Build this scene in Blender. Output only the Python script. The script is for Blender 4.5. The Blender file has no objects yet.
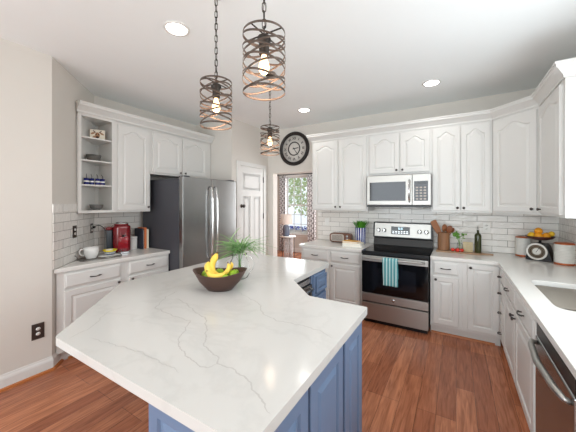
import bpy, math, random
from mathutils import Vector, Matrix
from mathutils.geometry import tessellate_polygon
random.seed(7)
SC = bpy.context.scene
COL = SC.collection
PI = math.pi

# ------------------------------------------------------------------ camera, light, exposure
cam_d = bpy.data.cameras.new('camera'); cam = bpy.data.objects.new('camera', cam_d); COL.objects.link(cam)
cam.location = (0, 0, 1.55); cam.rotation_euler = (PI/2, 0, math.radians(31.17))
cam_d.sensor_width = 36; cam_d.lens = 278.0/576*36; cam_d.shift_y = -13.5/576; cam_d.clip_start = .02
SC.camera = cam
SC.view_settings.view_transform = 'Standard'; SC.view_settings.look = 'None'
SC.view_settings.gamma = 1; SC.view_settings.use_curve_mapping = False
SC.view_settings.exposure = .9
try: SC.cycles.diffuse_bounces = 8
except Exception: pass
world = bpy.data.worlds.new('world'); SC.world = world; world.use_nodes = True
bg = world.node_tree.nodes['Background']; bg.inputs[0].default_value = (.86, .93, 1, 1); bg.inputs[1].default_value = .8

def area(name, loc, rot, sx, sy, power, color=(1, 1, 1), spread=180):
    l = bpy.data.lights.new(name, 'AREA'); l.shape = 'RECTANGLE'; l.size = sx; l.size_y = sy
    l.energy = power; l.color = color; l.spread = math.radians(spread)
    o = bpy.data.objects.new(name, l); COL.objects.link(o); o.location = loc; o.rotation_euler = rot
    return o
area('daylight_breakfast_window', (-1.1, -3.42, 1.6), (PI/2+.12, 0, 0), 3.6, 2.1, 72, (.88, .965, 1.0))
area('daylight_sink_window', (1.0, 1.75, 1.75), (0, PI/2, 0), 1.3, 1.9, 17, (.89, .965, 1.0))
area('added_side_uplight', (-3.15, -1.6, 1.5), (0, -PI/2-.7, 0), 1.8, 1.8, 6, (.9, .97, 1.02))  # unseen lamp added on the left, tilted up to brighten the ceiling
area('daylight_living_window', (-4.28, 7.5, 1.5), (-PI/2, 0, 0), .62, 1.7, 12, (.95, .98, 1))
area('daylight_living_side_window', (-1.1, 6.0, 1.5), (0, PI/2, 0), 1.6, 1.8, 36, (.97, .985, 1))
SPOTS = [(-1.87, 1.41), (-.24, 3.55), (-1.91, 3.62), (-.2, 1.3), (-1.9, -.8), (-.2, -.8)]
SPOT_POWER = 5

# ------------------------------------------------------------------ materials
def lin(c):
    return tuple(((v/255)/12.92 if v <= 10 else (((v/255)+.055)/1.055)**2.4) for v in c) + (1,)
def mat(name, rgb, rough=.5, metal=0, noise=0, nscale=8, bump=0, bscale=60, coat=0, stretch=(1, 1, 1), emit=0, trans=0, spec=.5, ior=1.45):
    m = bpy.data.materials.new(name); m.use_nodes = True
    nt = m.node_tree; b = nt.nodes['Principled BSDF']
    c = lin(rgb)
    b.inputs['Base Color'].default_value = c; b.inputs['Roughness'].default_value = rough
    b.inputs['Metallic'].default_value = metal; b.inputs['Coat Weight'].default_value = coat
    b.inputs['Specular IOR Level'].default_value = spec; b.inputs['IOR'].default_value = ior
    b.inputs['Transmission Weight'].default_value = trans
    tc = nt.nodes.new('ShaderNodeTexCoord'); mp = nt.nodes.new('ShaderNodeMapping')
    mp.inputs['Scale'].default_value = stretch; nt.links.new(tc.outputs['Object'], mp.inputs[0])
    n = nt.nodes.new('ShaderNodeTexNoise'); n.inputs['Scale'].default_value = nscale; n.inputs['Detail'].default_value = 4
    nt.links.new(mp.outputs[0], n.inputs[0])
    mx = nt.nodes.new('ShaderNodeMix'); mx.data_type = 'RGBA'
    k = max(noise, .004)
    mx.inputs[6].default_value = tuple(max(0, v*(1-k)) for v in c[:3])+(1,)
    mx.inputs[7].default_value = tuple(min(1, v*(1+k)) for v in c[:3])+(1,)
    nt.links.new(n.outputs[0], mx.inputs[0]); nt.links.new(mx.outputs[2], b.inputs['Base Color'])
    if bump:
        n2 = nt.nodes.new('ShaderNodeTexNoise'); n2.inputs['Scale'].default_value = bscale
        nt.links.new(mp.outputs[0], n2.inputs[0])
        bp = nt.nodes.new('ShaderNodeBump'); bp.inputs['Strength'].default_value = bump; bp.inputs['Distance'].default_value = .002
        nt.links.new(n2.outputs[0], bp.inputs['Height']); nt.links.new(bp.outputs[0], b.inputs['Normal'])
    if emit:
        b.inputs['Emission Color'].default_value = c; b.inputs['Emission Strength'].default_value = emit
    return m

M = {}
M['wall'] = mat('wall_paint', (216, 211, 204), .7, noise=.01, bump=.15, bscale=180)
M['ceiling'] = mat('ceiling_paint', (244, 248, 249), .85, noise=.008)
M['trim'] = mat('white_trim_paint', (224, 223, 220), .5)
M['cab'] = mat('white_cabinet_paint', (219, 218, 215), .33, noise=.008)
M['blue'] = mat('blue_cabinet_paint', (103, 123, 152), .4, noise=.015)
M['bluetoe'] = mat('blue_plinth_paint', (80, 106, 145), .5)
M['shoe'] = mat('stained_shoe_moulding', (176, 104, 52), .35, noise=.12, nscale=20)
M['knob'] = mat('pewter_hardware', (84, 80, 78), .28, 1)
M['steel'] = mat('brushed_stainless', (158, 158, 157), .27, 1, noise=.06, nscale=30, stretch=(1, 1, .03))
M['steelh'] = mat('brushed_stainless_horizontal', (180, 178, 174), .42, 1, noise=.05, nscale=30, stretch=(.03, 1, 1))
M['sink'] = mat('sink_steel', (124, 117, 108), .36, 1, noise=.08, nscale=12)
M['chrome'] = mat('polished_steel', (225, 225, 225), .12, 1)
M['darkside'] = mat('dark_grey_fridge_side', (66, 66, 72), .45, noise=.04)
M['black'] = mat('black_enamel', (16, 16, 18), .3)
M['blackglass'] = mat('black_oven_glass', (9, 9, 11), .08, spec=.6)
M['ovenwin'] = mat('oven_window', (22, 24, 30), .1)
M['mwglass'] = mat('microwave_door_glass', (52, 52, 54), .06, .45)
M['display'] = mat('display_glass', (24, 26, 30), .15)
M['digit'] = mat('display_digits', (190, 220, 230), .5, emit=1.2)
M['bronze'] = mat('pendant_dark_bronze', (92, 80, 72), .4, .6, noise=.1)
M['copper'] = mat('pendant_inner_copper', (124, 104, 92), .5, .4)
M['chain'] = mat('chain_black_bronze', (62, 56, 52), .45, .7)
M['glass'] = mat('clear_glass', (250, 252, 252), .02, trans=1, ior=1.45)
M['thinglass'] = mat('thin_vase_glass', (250, 252, 252), .01, trans=1, ior=1.12)
M['bulb'] = mat('warm_bulb', (255, 206, 150), .3, emit=2.2)
M['bulbhot'] = mat('bulb_filament', (255, 226, 180), .3, emit=40)
M['lamp'] = mat('downlight_diffuser', (255, 250, 240), .4, emit=7)
M['clockblack'] = mat('clock_black_frame', (34, 27, 25), .45)
M['clockface'] = mat('clock_cream_face', (214, 210, 204), .6, noise=.03)
M['plate'] = mat('bronze_wall_plate', (92, 84, 78), .35, .7)
M['white'] = mat('white_ceramic', (238, 238, 236), .18)
M['whiteplastic'] = mat('white_plastic', (235, 234, 230), .3)
M['red'] = mat('red_glossy_plastic', (122, 14, 24), .18, coat=.6)
M['redlid'] = mat('red_lid', (150, 26, 36), .15, coat=.6)
M['greyres'] = mat('smoke_grey_reservoir', (70, 76, 82), .15)
M['silver'] = mat('silver_plastic', (196, 196, 198), .25, .8)
M['yellow'] = mat('yellow_ceramic', (236, 214, 60), .25)
M['greyblue'] = mat('slate_ceramic', (112, 120, 136), .3)
M['greybowl'] = mat('grey_stoneware', (108, 108, 106), .5, noise=.06)
M['darkbowl'] = mat('dark_grey_stoneware', (92, 90, 86), .55, noise=.06)
M['cobalt'] = mat('cobalt_ceramic', (34, 42, 110), .2)
M['cream'] = mat('cream_board', (232, 224, 208), .6)
M['tan'] = mat('tan_print', (166, 124, 92), .7, noise=.1)
M['darkbrown'] = mat('dark_brown_print', (62, 44, 36), .7)
M['orangebook'] = mat('orange_book_cloth', (216, 120, 72), .6)
M['navybook'] = mat('navy_book_cloth', (46, 50, 62), .6)
M['creambook'] = mat('cream_book_cloth', (228, 220, 200), .6)
M['mustard'] = mat('mustard_book_cover', (228, 166, 48), .5)
M['paper'] = mat('page_paper', (236, 232, 222), .8, noise=.03, nscale=90, stretch=(1, 1, 8))
M['banana'] = mat('banana_skin', (238, 202, 84), .45, noise=.06, nscale=14)
M['bananatip'] = mat('banana_tip', (86, 60, 34), .7)
M['lime'] = mat('green_apple_skin', (136, 172, 38), .35, noise=.12, nscale=10)
M['stem'] = mat('fruit_stem', (84, 62, 40), .8)
M['bowlwood'] = mat('dark_carved_wood', (74, 52, 44), .45, noise=.22, nscale=14, stretch=(1, 1, 4))
M['leaf'] = mat('spiky_leaf', (104, 156, 80), .5, noise=.25, nscale=6)
M['leafgrey'] = mat('pale_spiky_leaf', (152, 188, 128), .5, noise=.2, nscale=6)
M['herb'] = mat('bright_herb_leaf', (98, 150, 52), .5, noise=.2, nscale=12)
M['grass'] = mat('potted_grass', (78, 148, 40), .5, noise=.25, nscale=20)
M['orange'] = mat('orange_peel', (246, 166, 34), .45, noise=.06, bump=.4, bscale=160)
M['lemon'] = mat('lemon_peel', (240, 196, 50), .45, noise=.05, bump=.3, bscale=120)
M['tomato'] = mat('tomato_skin', (206, 44, 26), .2)
M['wood'] = mat('utensil_wood', (150, 96, 60), .5, noise=.3, nscale=10, stretch=(1, 1, .2))
M['wooddark'] = mat('dark_utensil_wood', (122, 70, 40), .5, noise=.3, nscale=10, stretch=(1, 1, .2))
M['boardwood'] = mat('serving_board_wood', (160, 128, 100), .5, noise=.2, nscale=10, stretch=(.2, 1, 1))
M['crock'] = mat('crock_wood_staves', (138, 98, 68), .5, noise=.35, nscale=28, stretch=(1, 1, .1))
M['palewood'] = mat('pale_wood', (206, 190, 150), .6, noise=.1)
M['oil'] = mat('dark_olive_bottle', (58, 62, 36), .12, noise=.2)
M['copperrim'] = mat('copper_rim', (196, 110, 70), .3, .6)
M['canister'] = mat('white_ribbed_enamel', (222, 220, 214), .35)
M['scaleblack'] = mat('black_scale_enamel', (22, 20, 22), .35)
M['dialgold'] = mat('scale_dial_ring', (112, 100, 84), .5)
M['pan'] = mat('scale_pan_bronze', (88, 52, 44), .35, .5)
M['radiocase'] = mat('walnut_radio_case', (104, 62, 42), .4, noise=.15)
M['grille'] = mat('radio_grille', (188, 178, 168), .5)
M['tray'] = mat('pewter_wire_tray', (120, 116, 112), .4, .8)
M['cloth'] = mat('white_napkin', (236, 236, 234), .9)
M['leather'] = mat('tan_leather', (178, 116, 56), .45, noise=.1)
M['shade'] = mat('linen_lampshade', (226, 212, 202), .8)
M['lampbase'] = mat('blue_grey_lamp_base', (98, 106, 124), .4)
M['gtable'] = mat('white_lattice', (222, 222, 224), .4)
M['outleaf'] = mat('outdoor_foliage', (186, 196, 150), .8, noise=.5, nscale=3)
M['outtrunk'] = mat('outdoor_bark', (110, 100, 90), .9)
M['outblue'] = mat('periwinkle_cushion', (104, 112, 196), .9, noise=.3, nscale=20)
M['outwhite'] = mat('pale_deck', (230, 232, 236), .9)
M['vein'] = mat('quartz_vein', (186, 184, 181), .2)
M['vein2'] = mat('quartz_vein_faint', (189, 188, 185), .2)

def nodes_of(m):
    return m.node_tree, m.node_tree.nodes['Principled BSDF']
# floor boards: run along the room's length
def floor_mat():
    m = mat('red_oak_boards', (130, 70, 44), .3); nt, b = nodes_of(m); N = nt.nodes; L = nt.links
    tc = N.new('ShaderNodeTexCoord'); mp = N.new('ShaderNodeMapping'); mp.inputs['Rotation'].default_value = (0, 0, PI/2)
    L.new(tc.outputs['Object'], mp.inputs[0])
    br = N.new('ShaderNodeTexBrick'); br.inputs['Scale'].default_value = 1; br.inputs['Brick Width'].default_value = 1.15
    br.inputs['Row Height'].default_value = .127; br.inputs['Mortar Size'].default_value = .0012; br.inputs['Mortar Smooth'].default_value = .4
    br.inputs['Color1'].default_value = lin((194, 128, 94)); br.inputs['Color2'].default_value = lin((160, 98, 70)); br.inputs['Mortar'].default_value = lin((58, 30, 20))
    br.offset = .37; br.offset_frequency = 3
    L.new(mp.outputs[0], br.inputs[0])
    m2 = N.new('ShaderNodeMapping'); m2.inputs['Scale'].default_value = (14, 1.1, 1); L.new(tc.outputs['Object'], m2.inputs[0])
    n = N.new('ShaderNodeTexNoise'); n.inputs['Scale'].default_value = 3; n.inputs['Detail'].default_value = 8; n.inputs['Distortion'].default_value = 1.2
    L.new(m2.outputs[0], n.inputs[0])
    rp = N.new('ShaderNodeValToRGB'); rp.color_ramp.elements[0].position = .32; rp.color_ramp.elements[0].color = (.62, .56, .52, 1)
    rp.color_ramp.elements[1].position = .66; rp.color_ramp.elements[1].color = (1.12, 1.1, 1.08, 1)
    L.new(n.outputs[0], rp.inputs[0])
    mx = N.new('ShaderNodeMix'); mx.data_type = 'RGBA'; mx.blend_type = 'MULTIPLY'; mx.inputs[0].default_value = 1
    L.new(br.outputs[0], mx.inputs[6]); L.new(rp.outputs[0], mx.inputs[7]); L.new(mx.outputs[2], b.inputs['Base Color'])
    bp = N.new('ShaderNodeBump'); bp.inputs['Strength'].default_value = .25; bp.inputs['Distance'].default_value = .001
    L.new(br.outputs[1], bp.inputs['Height']); bp.invert = True; L.new(bp.outputs[0], b.inputs['Normal'])
    b.inputs['Roughness'].default_value = .24
    return m
M['floor'] = floor_mat()
def tile_mat(name, dx, dy, off=0, rh=.077):
    m = mat(name, (226, 222, 216), .12); nt, b = nodes_of(m); N = nt.nodes; L = nt.links
    tc = N.new('ShaderNodeTexCoord')
    d = N.new('ShaderNodeVectorMath'); d.operation = 'DOT_PRODUCT'; d.inputs[1].default_value = (dx, dy, 0); L.new(tc.outputs['Object'], d.inputs[0])
    s = N.new('ShaderNodeSeparateXYZ'); L.new(tc.outputs['Object'], s.inputs[0])
    a = N.new('ShaderNodeMath'); a.operation = 'ADD'; a.inputs[1].default_value = off; L.new(d.outputs['Value'], a.inputs[0])
    z = N.new('ShaderNodeMath'); z.operation = 'ADD'; z.inputs[1].default_value = -.921+rh*100; L.new(s.outputs[2], z.inputs[0])
    c = N.new('ShaderNodeCombineXYZ'); L.new(a.outputs[0], c.inputs[0]); L.new(z.outputs[0], c.inputs[1])
    br = N.new('ShaderNodeTexBrick'); br.inputs['Scale'].default_value = 1; br.inputs['Brick Width'].default_value = .312
    br.inputs['Row Height'].default_value = rh; br.inputs['Mortar Size'].default_value = .0022; br.inputs['Mortar Smooth'].default_value = .15
    br.inputs['Color1'].default_value = lin((238, 235, 230)); br.inputs['Color2'].default_value = lin((229, 225, 219)); br.inputs['Mortar'].default_value = lin((140, 134, 128))
    L.new(c.outputs[0], br.inputs[0]); L.new(br.outputs[0], b.inputs['Base Color'])
    n = N.new('ShaderNodeTexNoise'); n.inputs['Scale'].default_value = 16; L.new(c.outputs[0], n.inputs[0])
    iv = N.new('ShaderNodeMath'); iv.operation = 'SUBTRACT'; iv.inputs[0].default_value = 1; L.new(br.outputs[1], iv.inputs[1])
    b1 = N.new('ShaderNodeBump'); b1.inputs['Strength'].default_value = .7; b1.inputs['Distance'].default_value = .002; L.new(iv.outputs[0], b1.inputs['Height'])
    b2 = N.new('ShaderNodeBump'); b2.inputs['Strength'].default_value = .55; b2.inputs['Distance'].default_value = .012; L.new(n.outputs[0], b2.inputs['Height'])
    L.new(b1.outputs[0], b2.inputs['Normal']); L.new(b2.outputs[0], b.inputs['Normal'])
    r = N.new('ShaderNodeMath'); r.operation = 'MULTIPLY_ADD'; r.inputs[1].default_value = .6; r.inputs[2].default_value = .1
    L.new(br.outputs[1], r.inputs[0]); L.new(r.outputs[0], b.inputs['Roughness'])
    return m
def quartz():
    m = mat('white_quartz', (204, 203, 200), .14); nt, b = nodes_of(m); N = nt.nodes; L = nt.links
    tc = N.new('ShaderNodeTexCoord'); n = N.new('ShaderNodeTexNoise'); n.inputs['Scale'].default_value = 1.3; n.inputs['Detail'].default_value = 7
    n.inputs['Roughness'].default_value = .6; n.inputs['Distortion'].default_value = .6
    L.new(tc.outputs['Object'], n.inputs[0])
    rp = N.new('ShaderNodeValToRGB'); e = rp.color_ramp.elements
    e[0].position = .47; e[0].color = lin((204, 203, 200)); e[1].position = .53; e[1].color = lin((204, 203, 200))
    k = rp.color_ramp.elements.new(.5); k.color = lin((199, 198, 195))
    L.new(n.outputs[0], rp.inputs[0]); L.new(rp.outputs[0], b.inputs['Base Color'])
    return m
M['quartz'] = quartz()
M['quartz_brightened'] = mat('white_quartz_brightened', (226, 224, 220), .14, noise=.012, nscale=3)  # perimeter quartz coloured lighter than the island's to offset the weaker light there
def towel_mat():
    m = mat('teal_striped_cloth', (120, 180, 184), .9); nt, b = nodes_of(m); N = nt.nodes; L = nt.links
    tc = N.new('ShaderNodeTexCoord'); s = N.new('ShaderNodeSeparateXYZ'); L.new(tc.outputs['Object'], s.inputs[0])
    k = N.new('ShaderNodeMath'); k.operation = 'MULTIPLY'; k.inputs[1].default_value = 2*PI/.036; L.new(s.outputs[0], k.inputs[0])
    c = N.new('ShaderNodeMath'); c.operation = 'SINE'; L.new(k.outputs[0], c.inputs[0])
    rp = N.new('ShaderNodeValToRGB'); rp.color_ramp.interpolation = 'CONSTANT'; e = rp.color_ramp.elements
    e[0].position = 0; e[0].color = lin((84, 150, 156)); e[1].position = .55; e[1].color = lin((196, 220, 218))
    L.new(c.outputs[0], rp.inputs[0]); L.new(rp.outputs[0], b.inputs['Base Color'])
    return m
M['towel'] = towel_mat()
def curtain_mat():
    m = mat('trellis_print_curtain', (226, 224, 222), .9); nt, b = nodes_of(m); N = nt.nodes; L = nt.links
    tc = N.new('ShaderNodeTexCoord'); s = N.new('ShaderNodeSeparateXYZ'); L.new(tc.outputs['Object'], s.inputs[0])
    def w(o, per):
        k = N.new('ShaderNodeMath'); k.operation = 'MULTIPLY'; k.inputs[1].default_value = 2*PI/per; L.new(s.outputs[o], k.inputs[0])
        c = N.new('ShaderNodeMath'); c.operation = 'COSINE'; L.new(k.outputs[0], c.inputs[0]); return c
    a = N.new('ShaderNodeMath'); a.operation = 'ADD'; L.new(w(0, .10).outputs[0], a.inputs[0]); L.new(w(2, .15).outputs[0], a.inputs[1])
    ab = N.new('ShaderNodeMath'); ab.operation = 'ABSOLUTE'; L.new(a.outputs[0], ab.inputs[0])
    rp = N.new('ShaderNodeValToRGB'); rp.color_ramp.interpolation = 'CONSTANT'; e = rp.color_ramp.elements
    e[0].position = 0; e[0].color = lin((142, 138, 140)); e[1].position = .42; e[1].color = lin((228, 226, 226))
    L.new(ab.outputs[0], rp.inputs[0]); L.new(rp.outputs[0], b.inputs['Base Color'])
    return m
M['curtain'] = curtain_mat()
def stripe_pot():
    m = mat('navy_white_stripes', (40, 50, 110), .25); nt, b = nodes_of(m); N = nt.nodes; L = nt.links
    tc = N.new('ShaderNodeTexCoord'); s = N.new('ShaderNodeSeparateXYZ'); L.new(tc.outputs['Object'], s.inputs[0])
    a = N.new('ShaderNodeMath'); a.operation = 'ARCTAN2'; L.new(s.outputs[0], a.inputs[0]); L.new(s.outputs[1], a.inputs[1])
    k = N.new('ShaderNodeMath'); k.operation = 'MULTIPLY'; k.inputs[1].default_value = 14; L.new(a.outputs[0], k.inputs[0])
    c = N.new('ShaderNodeMath'); c.operation = 'SINE'; L.new(k.outputs[0], c.inputs[0])
    rp = N.new('ShaderNodeValToRGB'); rp.color_ramp.interpolation = 'CONSTANT'; e = rp.color_ramp.elements
    e[0].position = 0; e[0].color = lin((50, 60, 128)); e[1].position = .45; e[1].color = lin((226, 228, 238))
    L.new(c.outputs[0], rp.inputs[0]); L.new(rp.outputs[0], b.inputs['Base Color'])
    return m
M['pot'] = stripe_pot()

# ------------------------------------------------------------------ mesh building
class MB:
    def __init__(s): s.v = []; s.f = []; s.m = []; s.s = []
    def add(s, vs, fs, m=0, smooth=False):
        o = len(s.v); s.v += [tuple(p) for p in vs]
        for f in fs: s.f.append([o+i for i in f]); s.m.append(m); s.s.append(smooth)
        return s
    def box(s, x0, y0, z0, x1, y1, z1, m=0):
        x0, x1 = sorted((x0, x1)); y0, y1 = sorted((y0, y1)); z0, z1 = sorted((z0, z1))
        return s.add([(x0, y0, z0), (x1, y0, z0), (x1, y1, z0), (x0, y1, z0), (x0, y0, z1), (x1, y0, z1), (x1, y1, z1), (x0, y1, z1)],
                     [(3, 2, 1, 0), (4, 5, 6, 7), (0, 1, 5, 4), (1, 2, 6, 5), (2, 3, 7, 6), (3, 0, 4, 7)], m)
    def poly(s, pts, z0, z1, m=0, holes=()):
        loops = [list(pts)]+[list(h) for h in holes]
        def ar(p): return sum(p[i][0]*p[(i+1) % len(p)][1]-p[(i+1) % len(p)][0]*p[i][1] for i in range(len(p)))
        loops[0] = loops[0] if ar(loops[0]) > 0 else loops[0][::-1]
        for i in range(1, len(loops)): loops[i] = loops[i] if ar(loops[i]) < 0 else loops[i][::-1]
        allp = [p for l in loops for p in l]
        n = len(allp)
        if holes:
            tr = tessellate_polygon([[Vector((p[0], p[1], 0)) for p in l] for l in loops])
            top = []
            for a, b, c in tr:
                A, B, C = allp[a], allp[b], allp[c]
                cr = (B[0]-A[0])*(C[1]-A[1])-(B[1]-A[1])*(C[0]-A[0])
                top.append((a, b, c) if cr > 0 else (a, c, b))
        else: top = [tuple(range(n))]
        vs = [(x, y, z0) for x, y in allp]+[(x, y, z1) for x, y in allp]
        fs = [tuple(i+n for i in t) for t in top]+[tuple(reversed(t)) for t in top]
        o = 0
        for l in loops:
            k = len(l)
            for i in range(k): a = o+i; b = o+(i+1) % k; fs.append((a, b, b+n, a+n))
            o += k
        return s.add(vs, fs, m)
    def lathe(s, prof, n=32, c=(0, 0, 0), m=0, smooth=True, sx=1, sy=1):
        vs = []; fs = []; k = len(prof)
        for i in range(n):
            a = 2*PI*i/n
            for r, z in prof: vs.append((c[0]+r*math.cos(a)*sx, c[1]+r*math.sin(a)*sy, c[2]+z))
        for i in range(n):
            j = (i+1) % n
            for q in range(k-1): fs.append((i*k+q, j*k+q, j*k+q+1, i*k+q+1))
        if prof[0][0] > 1e-6 and prof[0] != prof[-1]: fs.append(tuple(i*k for i in reversed(range(n))))
        if prof[-1][0] > 1e-6 and prof[0] != prof[-1]: fs.append(tuple(i*k+k-1 for i in range(n)))
        return s.add(vs, fs, m, smooth)
    def tube(s, pts, r, n=8, closed=False, m=0, smooth=True):
        pts = [Vector(p) for p in pts]; k = len(pts); rs = r if isinstance(r, (list, tuple)) else [r]*k
        vs = []; prev = None
        for i, p in enumerate(pts):
            if closed: t = pts[(i+1) % k]-pts[i-1]
            else: t = pts[min(i+1, k-1)]-pts[max(i-1, 0)]
            t.normalize()
            if prev is None:
                u = t.cross(Vector((0, 0, 1)))
                if u.length < .1: u = t.cross(Vector((1, 0, 0)))
            else: u = prev-t*prev.dot(t)
            u.normalize(); prev = u; w = t.cross(u)
            for j in range(n):
                a = 2*PI*j/n; vs.append(p+(u*math.cos(a)+w*math.sin(a))*rs[i])
        fs = []
        for i in range(k if closed else k-1):
            i2 = (i+1) % k
            for j in range(n): j2 = (j+1) % n; fs.append((i*n+j, i*n+j2, i2*n+j2, i2*n+j))
        if not closed: fs.append(tuple(reversed(range(n)))); fs.append(tuple((k-1)*n+j for j in range(n)))
        return s.add(vs, fs, m, smooth)
    def sweep(s, path, prof, m=0):
        """path: 2D points; prof: closed list (offset to the right of travel, z)."""
        k = len(path); q = len(prof); vs = []
        P = [Vector(p) for p in path]
        for i in range(k):
            d1 = (P[i]-P[i-1]).normalized() if i else None; d2 = (P[i+1]-P[i]).normalized() if i < k-1 else None
            if d1 is None: d1 = d2
            if d2 is None: d2 = d1
            n1 = Vector((d1.y, -d1.x)); n2 = Vector((d2.y, -d2.x)); n = (n1+n2).normalized(); n = n/max(.3, n.dot(n1))
            for o, z in prof: vs.append((P[i].x+n.x*o, P[i].y+n.y*o, z))
        fs = []
        for i in range(k-1):
            for j in range(q): j2 = (j+1) % q; fs.append((i*q+j, i*q+j2, (i+1)*q+j2, (i+1)*q+j))
        fs.append(tuple(reversed(range(q)))); fs.append(tuple((k-1)*q+j for j in range(q)))
        return s.add(vs, fs, m)
    def front(s, x0, x1, z0, z1, loops, arch=0, m=0, K=24):
        """loops: (inset, y, use arch)"""
        def L(ins, y, ua):
            a = arch if ua else 0; xl, xr, zb = x0+ins, x1-ins, z0+ins; zt = z1-ins-a
            p = [(xl, y, zb), (xr, y, zb)]
            for i in range(K+1):
                t = 1-2*i/K; b = 0 if abs(t) > .82 else .5*(1+math.cos(PI*t/.82))
                b = b**.8
                p.append(((xl+xr)/2+t*(xr-xl)/2, y, zt+a*b))
            return p
        n = K+3; vs = []; fs = []
        for l in loops: vs += L(*l)
        for q in range(len(loops)-1):
            for i in range(n): j = (i+1) % n; fs.append((q*n+i, q*n+j, (q+1)*n+j, (q+1)*n+i))
        fs.append(tuple((len(loops)-1)*n+i for i in range(n))); fs.append(tuple(reversed(range(n))))
        return s.add(vs, fs, m)
    def door(s, x0, x1, z0, z1, arch=0, ins=.055, t=.02, m=0):
        return s.front(x0, x1, z0, z1, [(0, 0, 0), (0, -t+.003, 0), (.003, -t, 0), (ins, -t, 1), (ins+.007, -t+.009, 1), (ins+.013, -t+.009, 1), (ins+.036, -t+.001, 1)], arch, m)
    def drawer(s, x0, x1, z0, z1, t=.02, m=0):
        return s.front(x0, x1, z0, z1, [(0, 0, 0), (0, -t+.009, 0), (.004, -t+.007, 0), (.012, -t+.004, 0), (.017, -t, 0)], 0, m, 2)
    def ball(s, c, r, n=16, m=0, sz=1):
        k = n//2; return s.lathe([(r*math.sin(PI*i/k) if 0 < i < k else 0, -r*sz*math.cos(PI*i/k)) for i in range(k+1)], n, c, m)
    def xf(s, mtx, start=0):
        for i in range(start, len(s.v)): s.v[i] = tuple(mtx @ Vector(s.v[i]))
        return s
    def build(s, name, mats, parent=None, bevel=0, seg=2, loc=(0, 0, 0), rot=(0, 0, 0)):
        me = bpy.data.meshes.new(name); me.from_pydata(s.v, [], s.f)
        mats = mats if isinstance(mats, (list, tuple)) else [mats]
        for x in mats: me.materials.append(M[x] if isinstance(x, str) else x)
        me.polygons.foreach_set('material_index', s.m); me.polygons.foreach_set('use_smooth', s.s)
        me.validate(); me.update()
        o = bpy.data.objects.new(name, me); COL.objects.link(o); o.location = loc; o.rotation_euler = rot
        if parent: o.parent = parent
        if bevel:
            b = o.modifiers.new('bevel', 'BEVEL'); b.width = bevel; b.segments = seg; b.limit_method = 'ANGLE'; b.angle_limit = math.radians(35)
            b.harden_normals = False
        return o

def tag(o, label=None, cat=None, group=None, kind=None):
    if label: o['label'] = label
    if cat: o['category'] = cat
    if group: o['group'] = group
    if kind: o['kind'] = kind
    return o
def thing(name, label, cat, loc=(0, 0, 0), rz=0, group=None, rot=None):
    o = bpy.data.objects.new(name, None); COL.objects.link(o); o.location = loc; o.rotation_euler = rot or (0, 0, rz)
    o.empty_display_size = .1
    return tag(o, label, cat, group)
def struct(name, mb, m, bevel=0):
    return tag(mb.build(name, m, bevel=bevel), kind='structure')
def dup(root, loc, label, rz=None):
    r = root.copy(); COL.objects.link(r); r.location = loc; r['label'] = label
    if rz is not None: r.rotation_euler = (0, 0, rz)
    def rec(src, dst):
        for ch in src.children:
            c = ch.copy(); COL.objects.link(c); c.parent = dst; rec(ch, c)
    rec(root, r)
    return r
def smooth_noise(x, s=0): return math.sin(x*1.7+s)*.5+math.sin(x*3.1+s*2.3)*.3+math.sin(x*7.3+s)*.2

# ------------------------------------------------------------------ the room
ZC = 2.91; YW = 4.36; XR = 1.02; XA = -3.215; XL = -3.93
JD = Vector((-.715, .6645)); J0 = Vector((XA, 1.0755)); J1 = J0+JD; XP = -3.09; YP = 3.36; T = .12
struct('floor', MB().box(-7.6, -3.7, -.1, 1.3, 7.8, 0), 'floor')
struct('ceiling', MB().box(-7.6, -3.7, ZC, 1.3, 7.8, ZC+.1), 'ceiling')
w = MB(); w.box(XA-T, -3.5, 0, XA, -2.5, ZC); w.box(XA-T, -.7, 0, XA, J0.y, ZC); w.box(XA-T, -2.5, 0, XA, -.7, .6); w.box(XA-T, -2.5, 2.4, XA, -.7, ZC)
struct('wall_left', w, 'wall')
struct('wall_corner', MB().poly([tuple(J0), tuple(J1), (J1.x-T, J1.y), (XA-T, J0.y)], 0, ZC), 'wall')
struct('wall_cabinets', MB().box(XL-T, J1.y, 0, XL, YP, ZC), 'wall')
struct('wall_recess', MB().box(XL-T, YP, 0, XP-T, YP+T, ZC), 'wall')
w = MB(); w.box(XP-T, YP, 0, XP, 3.55, ZC); w.box(XP-T, 4.215, 0, XP, YW, ZC); w.box(XP-T, 3.55, 2.175, XP, 4.215, ZC)
struct('wall_pantry', w, 'wall')
OX0, OX1, OZ = -2.965, -2.035, 2.10
w = MB(); w.box(XP-T, YW, 0, OX0, YW+.14, ZC); w.box(OX1, YW, 0, XR+T, YW+.14, ZC); w.box(OX0, YW, OZ, OX1, YW+.14, ZC)
struct('wall_range', w, 'wall')
w = MB(); w.box(XR, -3.5, 0, XR+T, .8, ZC); w.box(XR, 2.7, 0, XR+T, YW, ZC); w.box(XR, .8, 0, XR+T, 2.7, 1.08); w.box(XR, .8, 2.42, XR+T, 2.7, ZC)
struct('wall_right', w, 'wall')
w = MB(); w.box(XA-T, -3.62, 0, -2.95, -3.5, ZC); w.box(.75, -3.62, 0, XR+T, -3.5, ZC); w.box(-2.95, -3.62, 0, .75, -3.5, .5); w.box(-2.95, -3.62, 2.68, .75, -3.5, ZC)
struct('wall_back', w, 'wall')
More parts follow.
